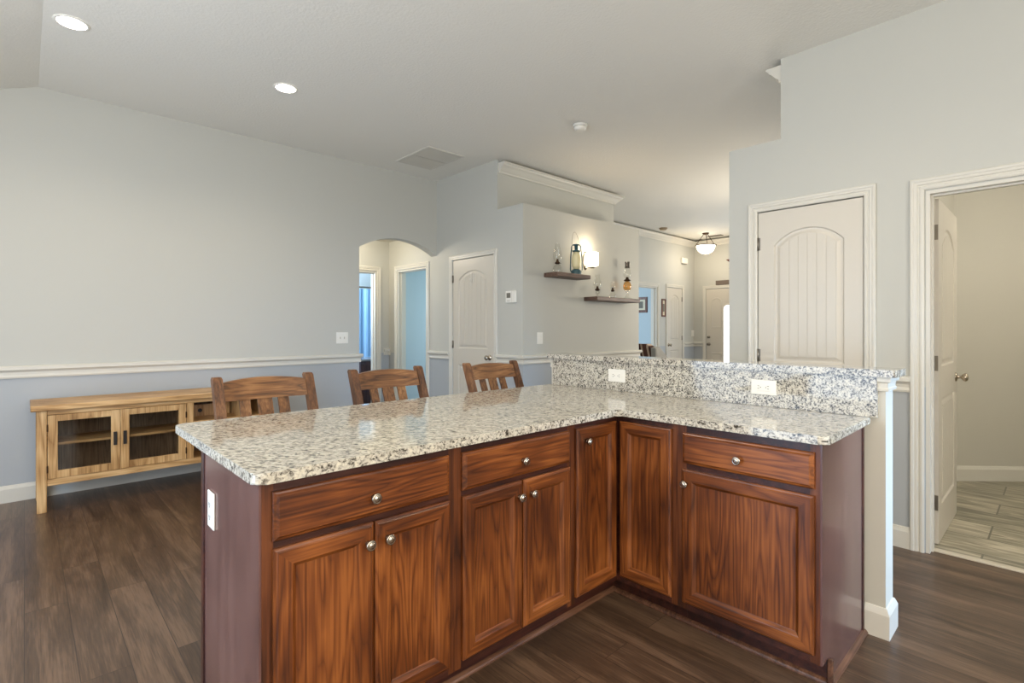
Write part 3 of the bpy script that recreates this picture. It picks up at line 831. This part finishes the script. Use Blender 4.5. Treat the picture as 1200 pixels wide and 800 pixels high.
# granite worktop, L shaped
def fillet(pts, rad, n=5):
    out = []
    m = len(pts)
    for i, p in enumerate(pts):
        r_ = rad[i]
        if not r_: out.append(p); continue
        P, A, B = Vector(p), Vector(pts[i-1]), Vector(pts[(i+1) % m])
        u = (A-P).normalized(); v = (B-P).normalized()
        for k in range(n+1):
            t = k/n; c = (P+u*r_)*(1-t)**2+P*2*t*(1-t)+(P+v*r_)*t**2
            out.append((c.x, c.y))
    return out
b = MB()
b.prism(fillet([(.424, 1.402), (1.999, 1.402), (1.999, .549), (2.5835, .549), (2.5835, 2.369), (.424, 2.369)], [.03, .02, .03, 0, 0, .03]), plan(), CZ, .914, .007, 0, 3)
tag(b.build('countertop', M['granite']), 'L-shaped speckled granite worktop on the oak cabinets', 'countertop')
b = MB(); b.box(2.584, 2.6045, .5266, 2.343, .9145, 1.0855)
tag(b.build('backsplash', M['granite_back']), 'upright speckled granite backsplash holding two sockets', 'backsplash')
b = MB()
b.prism(fillet([(2.568, .456), (2.752, .456), (2.752, 2.39), (2.568, 2.39)], [.012, .012, .015, .015]), plan(), 1.0863, 1.1165, .007, 0, 3)
tag(b.build('granite_bar', M['granite_back']), 'narrow raised granite bar shelf capping the low wall', 'countertop')

# ------------------------------------------------------------------ sockets and switches
def plate(name, label, cat, T, a, z, w, h, kind, group=None):
    loc = T(a, z, 0); r = thing(name, label, cat, loc, group); L = off(T, loc)
    b = MB(); b.mbox(L, a-w/2, a+w/2, z-h/2, z+h/2, .0003, .006, .002); b.build('plate', M['plastic'], r)
    wide = w > h
    if kind == 'outlet':
        b = MB()
        (b.mbox(L, a-.033, a+.033, z-.017, z+.017, .006, .0085, .001) if wide else b.mbox(L, a-.017, a+.017, z-.033, z+.033, .006, .0085, .001))
        for s in (-1, 1):
            ca, cz = (a+s*.020, z) if wide else (a, z+s*.020)
            for q in (-1, 1):
                if wide: b.mbox(L, ca-.0045+s*.002, ca+.0045+s*.002, cz+q*.0062-.0011, cz+q*.0062+.0011, .0086, .0091, 0, 1)
                else: b.mbox(L, ca+q*.0062-.0011, ca+q*.0062+.0011, cz-.0045, cz+.0045, .0086, .0091, 0, 1)
            g = (ca-s*.008, cz) if wide else (ca, cz-.009)
            b.mbox(L, g[0]-.002, g[0]+.002, g[1]-.002, g[1]+.002, .0086, .0091, 0, 1)
        b.build('socket', [M['plastic'], M['slot']], r)
    elif kind == 'toggle':
        n = max(1, round(w/.07)-0) if w > .1 else 1
        for k in range(n):
            ca = a+(k-(n-1)/2)*.046
            b = MB(); b.mbox(L, ca-.005, ca+.005, z-.012, z+.012, .006, .0075)
            b.prism([(ca-.0035, z-.006), (ca+.0035, z-.006), (ca+.0035, z+.006), (ca-.0035, z+.006)], L, .0075, .016, .001)
            b.build('toggle', M['vent'], r)
    elif kind == 'rocker':
        b = MB(); b.mbox(L, a-.0165, a+.0165, z-.033, z+.033, .006, .010, .0015); b.build('rocker', M['plastic'], r)
    return r
plate('outlet', 'white socket on the blue-lit brown side panel of the cabinets', 'outlet', face_mX(.446), 1.897, .697, .073, .118, 'outlet')
plate('outlet', 'white socket in the backsplash near the inner corner of the worktop', 'outlet', face_mX(2.584), 1.825, 1.0055, .122, .076, 'outlet')
plate('outlet', 'white two-slot socket in the backsplash in front of the pantry door', 'outlet', face_mX(2.584), .979, 1.005, .116, .071, 'outlet')
plate('light_switch', 'white double switch on the long wall beside the arch', 'switch', face_mY(YW), 2.510, 1.187, .135, .122, 'toggle')
plate('light_switch', 'white rocker switch on the shelf wall above the chair rail', 'switch', face_mY(YS), 3.999, 1.186, .088, .125, 'rocker')
plate('light_switch', 'white switch in the foyer corner above the chair rail', 'switch', face_mY(YF), 10.20, 1.19, .12, .13, 'rocker')
plate('outlet', 'small white socket on the bedroom wall seen through the hall doorway', 'outlet', face_mY(6.51), 4.40, .70, .075, .12, 'outlet')
T = face_mX(XC); loc = T(3.98, 1.622, 0); r = thing('thermostat', 'white thermostat with a small grey screen on the wall corner', 'thermostat', loc); L = off(T, loc)
b = MB(); b.mbox(L, 3.902, 4.058, 1.560, 1.686, .0003, .024, .005); b.build('body', M['plastic'], r)
b = MB(); b.mbox(L, 3.978, 4.038, 1.612, 1.664, .0242, .0255); b.build('screen', M['vent_dark'], r)
b = MB(); b.mbox(L, 3.960, 3.963, 1.565, 1.682, .0242, .0252); b.mbox(L, 3.985, 4.03, 1.576, 1.586, .0242, .026); b.build('button', M['vent'], r)
T = face_mY(YF); loc = T(9.80, 2.672, 0); r = thing('doorbell_chime', 'white doorbell chime box high on the foyer wall', 'chime', loc); L = off(T, loc)
b = MB(); b.mbox(L, 9.69, 9.91, 2.615, 2.725, .0003, .05, .008); b.build('cover', M['plastic'], r)
b = MB(); b.mbox(L, 9.72, 9.88, 2.600, 2.6145, .002, .04); b.build('grille', M['vent_dark'], r)

# ------------------------------------------------------------------ media stand
ox, oy = .062, 4.865
r = thing('media_stand', 'long natural oak media stand with two glass doors against the long wall', 'tv stand', (ox, oy, 0))
def Bx(b, x0, x1, y0, y1, z0, z1, bev=.002): b.box(x0-ox, x1-ox, y0-oy, y1-oy, z0, z1, bev); return b
Bx(MB(), .030, 1.622, 4.838, 5.325, .713, .752, .004).build('top', M['tv_x'], r)
for x in (.062, 1.537):
    for y in (4.865, 5.250): Bx(MB(), x, x+.053, y, y+.053, 0, .7125, .003).build('leg', M['tv_z'], r)
Bx(MB(), .1155, 1.5365, 4.872, 4.905, .680, .7125).build('apron', M['tv_x'], r)
Bx(MB(), .1155, 1.5365, 4.872, 4.905, .181, .228).build('stretcher', M['tv_x'], r)
for x in (.072, 1.557): Bx(MB(), x, x+.020, 4.9185, 5.2495, .181, .712, 0).build('side_panel', M['tv_z'], r)
Bx(MB(), .093, 1.556, 4.906, 5.280, .181, .204, 0).build('bottom_shelf', M['tv_x'], r)
Bx(MB(), .093, 1.556, 5.262, 5.280, .2045, .712, 0).build('back_panel', M['tv_back'], r)
b = MB(); Bx(b, .960, 1.010, 4.872, 5.261, .2285, .6795, 0); b.build('divider', M['tv_z'], r)
Bx(MB(), 1.362, 1.382, 4.880, 5.261, .2285, .6795, 0).build('divider', M['tv_z'], r)
Bx(MB(), .093, .9595, 4.93, 5.261, .452, .470, 0).build('shelf', M['tv_x'], r)
Bx(MB(), 1.0105, 1.3615, 4.89, 5.261, .505, .525, 0).build('shelf', M['tv_x'], r)
Bx(MB(), 1.3825, 1.5565, 4.89, 5.261, .505, .525, 0).build('shelf', M['tv_x'], r)
b = MB(); Bx(b, 1.02, 1.35, 5.15, 5.158, .5255, .625, 0); b.build('cable_board', M['tv_z'], r)
b = MB(); b.lathe([(.017, 0), (.017, .0015)], lambda x, y, h: Vector((1.115-ox+x, 5.1498-oy-h, .575+y)), 16); b.build('cable_hole', M['iron'], r)
for (x0, x1, hs) in ((.1185, .526, 1), (.529, .957, -1)):
    b = MB(); y0, y1 = 4.868, 4.890
    w = .054
    Bx(b, x0, x0+w, y0, y1, .2305, .6775, .0015); Bx(b, x1-w, x1, y0, y1, .2305, .6775, .0015)
    Bx(b, x0+w, x1-w, y0, y1, .2305, .283, .0015); Bx(b, x0+w, x1-w, y0, y1, .632, .6775, .0015)
    d_ = b.build('door', M['tv_z'], r)
    Bx(MB(), x0+w, x1-w, 4.878, 4.881, .283, .632, 0).build('glass_pane', M['pane'], d_)
    hx = (x1-.040) if hs == 1 else (x0+.016)
    b = MB(); Bx(b, hx, hx+.022, 4.860, 4.8675, .415, .515, .001); b.build('handle', M['iron'], d_)
    hx = x0-.001 if hs == 1 else x1-.002
    for z in (.30, .59):
        b = MB(); Bx(b, hx-.004, hx+.004, 4.861, 4.8675, z-.025, z+.025, .001); b.build('hinge', M['bronze'], d_)

# ------------------------------------------------------------------ bar chairs
def make_chair(label):
    r = thing('bar_chair', label, 'chair', (0, 0, 0), 'bar chairs on the far side of the worktop')
    # local: x across, y away from the counter (chair faces -y), z up
    W = .452; hw = W/2
    def yb(z): return .36 if z < .60 else .36+(z-.60)*.40   # lean of the back
    for s in (-1, 1):
        b = MB(); x0, x1 = (-hw, -hw+.040) if s < 0 else (hw-.040, hw)
        t = .042
        loops = []
        for z in (0, .30, .60, .66, .80, .95, 1.056, 1.066):
            y = yb(z); e = .004 if z > 1.06 else 0
            y += (.04 if z == 0 else 0)
            loops.append([Vector((x0+e, y+e, z)), Vector((x1-e, y+e, z)), Vector((x1-e, y+t-e, z)), Vector((x0+e, y+t-e, z))])
        b.loft(loops, True, True); b.build('leg', M['chair_post'], r)
        b = MB(); xf = x0 if s < 0 else x1-.040
        b.box(xf, xf+.040, -.005, .035, 0, .575, .003); b.build('leg', M['chair_post'], r)
    xi = hw-.0405
    def rail(za, zb, arch, name, ty=.022, n=12):
        b = MB(); loops = []
        for k in range(n+1):
            u = -1+2*k/n; x = xi*u; bow = .020*(1-u*u)          # crest bows away
            zt = zb+arch*(1-u*u)
            loops.append([Vector((x, yb(za)+.010+bow, za)), Vector((x, yb(zt)+.010+bow, zt)), Vector((x, yb(zt)+.010+bow+ty, zt)), Vector((x, yb(za)+.010+bow+ty, za))])
        b.loft(loops, True, True); return b.build(name, M['chair_x'], r)
    rail(.958, 1.040, .016, 'crest_rail')
    rail(.700, .745, .0, 'lower_rail')
    for xc, w in ((-.098, .046), (-.008, .066), (.076, .050)):
        b = MB(); loops = []
        for z in (.7455, .82, .90, .9575):
            y = yb(z)+.014+.020*(1-(xc/xi)**2)
            loops.append([Vector((xc-w/2, y, z)), Vector((xc+w/2, y, z)), Vector((xc+w/2, y+.012, z)), Vector((xc-w/2, y+.012, z))])
        b.loft(loops, True, True); b.build('slat', M['chair_z'], r)
    b = MB(); b.box(-hw+.004, hw-.004, -.020, .358, .5755, .612, .008, 0, 2); b.build('seat', M['chair_x'], r)
    for q in ((-xi, xi, .004, .026), (-hw+.010, -hw+.030, .0355, .3655), (hw-.030, hw-.010, .0355, .3655)):
        b = MB(); b.box(*q, .515, .575, .001); b.build('seat_apron', M['chair_x'], r)
    b = MB(); b.box(-xi, xi, .004, .026, .20, .235, .001); b.build('footrest', M['chair_x'], r)
    for x0 in (-hw+.010, hw-.030):
        b = MB(); b.box(x0, x0+.020, .0355, .366, .26, .295, .001); b.build('stretcher', M['chair_x'], r)
    return r
chairs = [('brown oak slat-back bar chair in front of the media stand', .838), ('brown oak slat-back bar chair in front of the arched opening', 1.492), ('brown oak slat-back bar chair in front of the closet door', 2.270)]
proto = None
for lab, x in chairs:
    if proto is None: c = proto = make_chair(lab)
    else:
        c = copy_tree(proto); c['label'] = lab
    c.location = (x, 2.052, 0)

# ------------------------------------------------------------------ lamp shelves, sconce and oil lamps
SY0 = 3.615
def shelf(label, x0, x1, z0, z1):
    b = MB(); b.box(x0, x1, SY0, YS-.0003, z0, z1, .004)
    return tag(b.build('floating_shelf', M['shelf']), label, 'shelf', 'dark floating shelves on the lamp wall')
shelf('dark wood floating shelf holding the teal lantern, upper of the two', 4.06, 4.62, 1.840, 1.885)
shelf('dark wood floating shelf holding the amber oil lamp, lower of the two', 4.74, 5.61, 1.610, 1.655)

def upright(x, y, z): return lambda a, b_, h: Vector((a, b_, h))
def oil_lamp(label, x, z, base, burner_z, burner_r, chim, glassmat='lampglass', basemat='lampglass', top=None, font=None):
    r = thing('oil_lamp', label, 'oil lamp', (x, 3.71, z), 'oil lamps on the floating shelves')
    U = upright(0, 0, 0)
    b = MB(); b.lathe(base, U, 20); b.build('base', M[basemat], r)
    b = MB(); b.lathe([(burner_r*.5, burner_z), (burner_r, burner_z+.008), (burner_r*.9, burner_z+.018), (burner_r*.45, burner_z+.03), (burner_r*.38, burner_z+.05), (.004, burner_z+.056)], U, 16)
    b.tube([(0, 0, burner_z+.012), (burner_r*1.7, -.006, burner_z+.012)], .0025, 6)
    b.tube([(burner_r*.7, burner_r*.5, burner_z+.015), (burner_r*.95, burner_r*.75, burner_z+.05)], .002, 6)
    b.tube([(-burner_r*.7, -burner_r*.5, burner_z+.015), (-burner_r*.95, -burner_r*.75, burner_z+.05)], .002, 6)
    b.build('burner', M['bronze'], r)
    b = MB(); b.lathe(chim, U, 20, False); b.build('chimney', M[glassmat], r)
    if font:
        b = MB(); b.lathe(font, U, 20); b.build('oil_font', M['amber'], r)
    if top:
        b = MB(); b.lathe(top, U, 20, False); b.build('smoked_rim', M['smoked'], r)
    return r
oil_lamp('clear glass oil lamp with a tall bulged chimney, next to the teal lantern', 4.168, 1.8852,
         [(.050, 0), (.052, .01), (.050, .05), (.030, .085), (.018, .092)], .094, .030,
         [(.030, .125), (.044, .16), (.047, .20), (.034, .25), (.025, .29), (.028, .315)])
oil_lamp('clear glass oil lamp below the wall sconce', 4.864, 1.6552,
         [(.042, 0), (.044, .006), (.012, .014), (.010, .030), (.026, .045), (.028, .06), (.014, .070)], .072, .030,
         [(.030, .10), (.044, .135), (.045, .165), (.032, .21), (.026, .245), (.028, .262)])
oil_lamp('smallest oil lamp, between the two larger ones on the lower shelf', 5.165, 1.6552,
         [(.034, 0), (.036, .01), (.036, .045), (.022, .07), (.014, .075)], .077, .022,
         [(.020, .10), (.031, .125), (.031, .145), (.022, .17), (.019, .195), (.020, .20)])
oil_lamp('tall oil lamp with amber fuel and a smoked chimney rim', 5.470, 1.6552,
         [(.062, 0), (.064, .008), (.034, .018), (.018, .05), (.020, .095), (.034, .112)], .220, .044,
         [(.036, .262), (.050, .30), (.046, .335), (.032, .385)], 'lampglass', 'lampglass', [(.032, .385), (.026, .42), (.030, .465)], [(.034, .1125), (.048, .13), (.050, .17), (.040, .205), (.016, .2195)])
# lantern
r = thing('lantern', 'teal railroad lantern with cream globe and raised wire bail', 'lantern', (4.482, 3.71, 1.8852)); U = upright(0, 0, 0)
b = MB(); b.lathe([(.054, 0), (.056, .006), (.056, .045), (.046, .058), (.030, .064)], U, 24); b.build('tank', M['teal'], r)
b = MB(); b.lathe([(.032, .066), (.046, .10), (.050, .16), (.044, .22), (.034, .255)], U, 24); b.build('globe', M['cream_globe'], r)
b = MB()
for s in (-1, 1):
    q = [(s*.050*.72, -s*.050*.69, .02), (s*.066*.73, -s*.066*.69, .06), (s*.062*.73, -s*.062*.69, .20), (s*.050*.73, -s*.050*.69, .32), (s*.030*.73, -s*.030*.69, .340)]
    b.tube(q, .0065, 8)
b.lathe([(.042, .256), (.048, .262), (.046, .270), (.030, .276)], U, 20)
b.lathe([(.020, .277), (.020, .325), (.036, .330), (.038, .338), (.012, .346)], U, 20)
b.build('frame', M['teal'], r)
b = MB(); pts = []
for k in range(13):
    t = PI*k/12
    pts.append((-.045*math.cos(t)*.73-.03*math.sin(t), .045*math.cos(t)*.69, .26+.215*math.sin(t)))
b.tube(pts, .002, 6); b.build('bail', M['steel'], r)

# wall sconce
r = thing('wall_sconce', 'lit wall sconce with a white glass shade above the lamp shelves', 'sconce', (4.765, YS, 2.08)); U = lambda a, b_, h: Vector((a, -h, b_))
b = MB(); b.lathe([(.055, .0004), (.055, .008), (.042, .016), (.02, .020)], lambda a, b_, h: Vector((a*.8, -h, b_*2.0)), 24); b.build('back_plate', M['nickel'], r)
b = MB(); b.tube([(0, -.018, -.03), (0, -.060, -.085), (0, -.105, -.085)], .009, 10); b.lathe([(.02, -.10), (.034, -.094), (.038, -.080), (.030, -.076)], lambda a, b_, h: Vector((a, b_-.105, h)), 18); b.build('arm', M['nickel'], r)
b = MB(); b.lathe([(.030, -.0755), (.068, -.070), (.070, -.05), (.070, .082), (.064, .082), (.064, -.05)], lambda a, b_, h: Vector((a, b_-.105, h)), 28, False)
b.build('shade', M['shade_glow'], r)
lp = point('sconce_bulb', (4.765, YS-.105, 2.19), 3.2, WARM, .03)

# ------------------------------------------------------------------ ceiling fittings
CANS = [(.208, 4.09, 'recessed ceiling light nearest the ceiling crease'), (1.458, 4.075, 'recessed ceiling light further from the ceiling crease')]
for i, (x, y, lab) in enumerate(CANS):
    r = thing('recessed_light', lab, 'ceiling light', (x, y, H), 'recessed lights in the flat ceiling'); U = upright(0, 0, 0)
    b = MB(); b.lathe([(.088, -.0005), (.086, -.005), (.078, -.007), (.072, -.006), (.070, -.002)], U, 28, False); b.build('trim_ring', M['plastic'], r)
    b = MB(); b.lathe([(.0702, -.0015), (.0702, -.0045), (.064, -.0062)], U, 28); b.build('lens', M['can_glow'], r)
    l = bpy.data.lights.new('can_light', 'SPOT'); l.energy = 34; l.color = WARM; l.spot_size = 2.6; l.spot_blend = .8; l.shadow_soft_size = .07
    o = bpy.data.objects.new('can_light', l); COL.objects.link(o); o.location = (x, y, H-.03)
# extra unseen spots over the kitchen, without fittings, out of frame
for x, y in ((.6, .4), (2.4, 1.0), (1.6, -1.2)):
    l = bpy.data.lights.new('can_light', 'SPOT'); l.energy = 30; l.color = WARM; l.spot_size = 2.6; l.spot_blend = .8; l.shadow_soft_size = .07
    o = bpy.data.objects.new('can_light', l); COL.objects.link(o); o.location = (x, y, H-.03)

r = thing('ceiling_vent', 'white return air vent in the ceiling near the wall corner', 'vent', (3.19, 4.695, H)); lo = r.location
vx0, vx1, vy0, vy1 = 2.965-3.19, 3.425-3.19, 4.375-4.695, 5.01-4.695
b = MB(); b.sweep([(vx0, vy0), (vx1, vy0), (vx1, vy1), (vx0, vy1)], [(0, -.0005), (0, -.006), (.006, -.010), (.022, -.010), (.026, -.004), (.026, -.0005)], lambda a, b_, h: Vector((a, b_, h)), True); b.build('frame', M['trim'], r)
b = MB(); b.box(vx0+.02, vx1-.02, vy0+.02, vy1-.02, -.003, -.0008); b.build('backing', M['vent_dark'], r)
b = MB(); n = 22
for k in range(n):
    x = vx0+.03+(vx1-vx0-.06)*k/(n-1)
    b.prism([(x-.005, -.0035), (x+.006, -.009), (x+.007, -.0085), (x-.004, -.003)], lambda a, z, d: Vector((a, d, z)), vy0+.026, vy1-.026)
b.box(vx0+.026, vx1-.026, -.008, .008, -.0098, -.0085)
b.build('slats', M['vent'], r)

def detector(name, label, cat, x, y, R, mat='plastic', h=.045):
    r = thing(name, label, cat, (x, y, H)); U = upright(0, 0, 0)
    b = MB(); b.lathe([(R, -.0005), (R, -h*.30), (R*.94, -h*.36)], U, 26); b.build('base', M[mat], r)
    b = MB(); b.lathe([(R*.80, -h*.37), (R*.86, -h*.45), (R*.84, -h*.75), (R*.66, -h*.95), (R*.5, -h)], U, 26); b.build('cover', M[mat], r)
    return r
detector('smoke_detector', 'white smoke detector on the ceiling in front of the plant ledge', 'smoke detector', 3.66, 2.985, .066, 'plastic', .055)
detector('smoke_detector', 'brownish detector on the foyer ceiling by the crown molding', 'smoke detector', 8.52, 5.00, .075, 'ornament2', .04)
r = thing('ceiling_register', 'dark narrow air register on the foyer ceiling near the bowl light', 'vent', (9.96, 4.70, H))
b = MB(); b.box(-.06, .06, -.14, .14, -.010, -.0005, .003); b.build('frame', M['sign'], r)
b = MB()
for k in range(5): b.box(-.045+k*.02, -.035+k*.02, -.12, .12, -.0125, -.0102)
b.build('slats', M['vent_dark'], r)

# foyer bowl light
r = thing('bowl_light', 'lit glass bowl ceiling light on three rods in the foyer', 'ceiling light', (9.56, 4.70, H)); U = upright(0, 0, 0)
b = MB(); b.lathe([(.065, -.0005), (.065, -.010), (.045, -.028), (.02, -.035)], U, 24); b.build('canopy', M['bronze'], r)
for k in range(3):
    a = ANG+PI/2+2*PI*k/3
    b = MB(); b.tube([(.040*math.cos(a), .040*math.sin(a), -.024), (.190*math.cos(a), .190*math.sin(a), -.235)], .006, 8); b.build('rod', M['bronze'], r)
b = MB(); b.lathe([(.176, -.232), (.190, -.230), (.198, -.238), (.190, -.246), (.176, -.244)], U, 32, False); b.build('rim', M['bronze'], r)
b = MB(); b.lathe([(.174, -.238), (.170, -.275), (.145, -.335), (.105, -.375), (.055, -.398), (.012, -.405)], U, 32, True); b.build('bowl', M['bowl_glow'], r)
point('bowl_bulb', (9.56, 4.70, H-.56), 15, WARM, .17)
point('hall_lamp', (2.9, 6.0, HB-.12), 22, (1.0, .88, .70), .1)
point('tile_room_lamp', (5.0, -.7, HB-.2), 40, (1.0, .93, .82), .12)
point('bathroom_lamp', (3.6, 7.75, 2.25), 24, (0.9, .96, 1.0), .1)

# ------------------------------------------------------------------ foyer pictures, sign, ornament
def picture(label, T, a0, a1, z0, z1, fw=.035):
    loc = T((a0+a1)/2, z0, 0); r = thing('picture_frame', label, 'picture', loc); L = off(T, loc)
    b = MB(); b.sweep([(a0, z0), (a0, z1), (a1, z1), (a1, z0)][::-1], [(0, .0005), (0, .016), (.006, .022), (fw-.006, .018), (fw, .010), (fw, .0005)], L, True); b.build('frame', M['picture_frame'], r)
    b = MB(); b.mbox(L, a0+fw*.8, a1-fw*.8, z0+fw*.8, z1-fw*.8, .002, .006); b.build('print', M['print'], r)
    b = MB(); mw = (a1-a0)*.28; mh = (z1-z0)*.28
    b.mbox(L, a0+mw, a1-mw, z0+mh, z1-mh, .0062, .0068); b.build('image', M['vent_dark'], r)
    return r
picture('brown framed picture on the blue wall through the foyer doorway', face_mX(10.6), 6.630, 7.05, 1.665, 2.03, .06)
picture('narrow brown framed picture between the foyer doorway and the coat closet', face_mY(YF), 8.962, 9.105, 1.52, 1.865, .03)
b = MB(); b.mbox(face_mX(XF), 4.36, 4.82, 2.172, 2.262, .0005, .020, .003)
tag(b.build('wooden_sign', M['sign']), 'long taupe wooden sign resting above the front door', 'sign')
r = MB(); TT = face_mX(XF); cy, cz, R1, R2 = 4.455, 2.62, .17, .068
pts = [(cy+(R1 if k % 2 == 0 else R2)*math.cos(PI/2+k*PI/5), cz+(R1 if k % 2 == 0 else R2)*math.sin(PI/2+k*PI/5)) for k in range(10)]
bm = r.bm; c = bm.verts.new(TT(cy, cz, .045)); vs = [bm.verts.new(TT(p[0], p[1], .001)) for p in pts]
for k in range(10): r._face([c, vs[k], vs[(k+1) % 10]])
r._face(vs)
tag(r.build('wall_ornament', M['ornament']), 'rust red star ornament high above the front door sign', 'ornament')

# ------------------------------------------------------------------ striped armchair
r = thing('armchair', 'striped armchair with grey sides, its back showing over the bar', 'armchair', (7.02, 4.47, 0))
r.rotation_euler = (0, 0, math.radians(-16))
def slab(loops, name, mat):
    b = MB(); b.loft(loops, True, True); return b.build(name, M[mat], r)
# faces +x; back leans to -x
loops = []
for z, x, t in ((.22, .02, .16), (.55, -.03, .16), (.85, -.09, .14), (1.00, -.13, .11), (1.055, -.145, .07)):
    n = 9; L = []
    w = .235-(0 if z < 1.0 else (z-1.0)*.9)
    for k in range(n+1):
        u = -1+2*k/n; L.append(Vector((x+.06*u*u, w*u, z)))
    for k in range(n+1):
        u = 1-2*k/n; L.append(Vector((x+t+.06*u*u, w*u, z)))
    loops.append(L)
slab(loops, 'backrest', 'stripes')
for s in (-1, 1):
    y0, y1 = (-.36, -.24) if s < 0 else (.24, .36)
    b = MB()
    b.prism([(.04, .12), (.72, .12), (.74, .60), (.66, .64), (.34, .66), (.16, .86), (.02, 1.02), (-.08, 1.00), (-.04, .60)], lambda a, z, dd: Vector((a, dd, z)), y0, y1, .03, 0, 3)
    b.build('arm', M['grey_cloth'], r)
b = MB(); b.box(.19, .74, -.235, .235, .22, .46, .03, 0, 3); b.build('seat', M['stripes'], r)
for x in (.07, .66):
    for y in (-.30, .30):
        b = MB(); b.lathe([(.016, 0), (.024, .125)], lambda a, b_, h, x=x, y=y: Vector((x+a, y+b_, h)), 12); b.build('leg', M['iron'], r)

# ------------------------------------------------------------------ bathroom beyond the hall
r = thing('bathroom_vanity', 'dark espresso bathroom vanity seen through the arch', 'vanity', (3.66, 7.2, 0))
b = MB(); b.box(.02, .62, .02, .54, 0, .795, .003); b.build('body', M['vanity'], r)
b = MB(); b.box(.06, .30, .004, .0195, .10, .74, .003); b.build('door', M['vanity'], r)
b = MB(); b.box(.32, .58, .004, .0195, .10, .74, .003); b.build('door', M['vanity'], r)
b = MB(); b.box(-.02, .64, -.01, .56, .7955, .826, .004); b.build('vanity_top', M['marble'], r)
b = MB(); loops = []
N = 60
for z in (.25, 1.955):
    loops.append([Vector((2.9+2.0*k/N, 8.05+.012*math.sin(k*1.55)+.006*math.sin(k*.7), z)) for k in range(N+1)])
b.loft(loops, False, False, False)
o = b.build('shower_curtain', M['curtain']); so = o.modifiers.new('thickness', 'SOLIDIFY'); so.thickness = .003
tag(o, 'blue shower curtain glimpsed through the bathroom doorway', 'shower curtain')
b = MB(); b.tube([(2.6, 8.05, 1.985), (5.2, 8.05, 1.985)], .013, 10)
tag(b.build('curtain_rod', M['steel']), 'metal rod carrying the blue shower curtain', 'curtain rod')
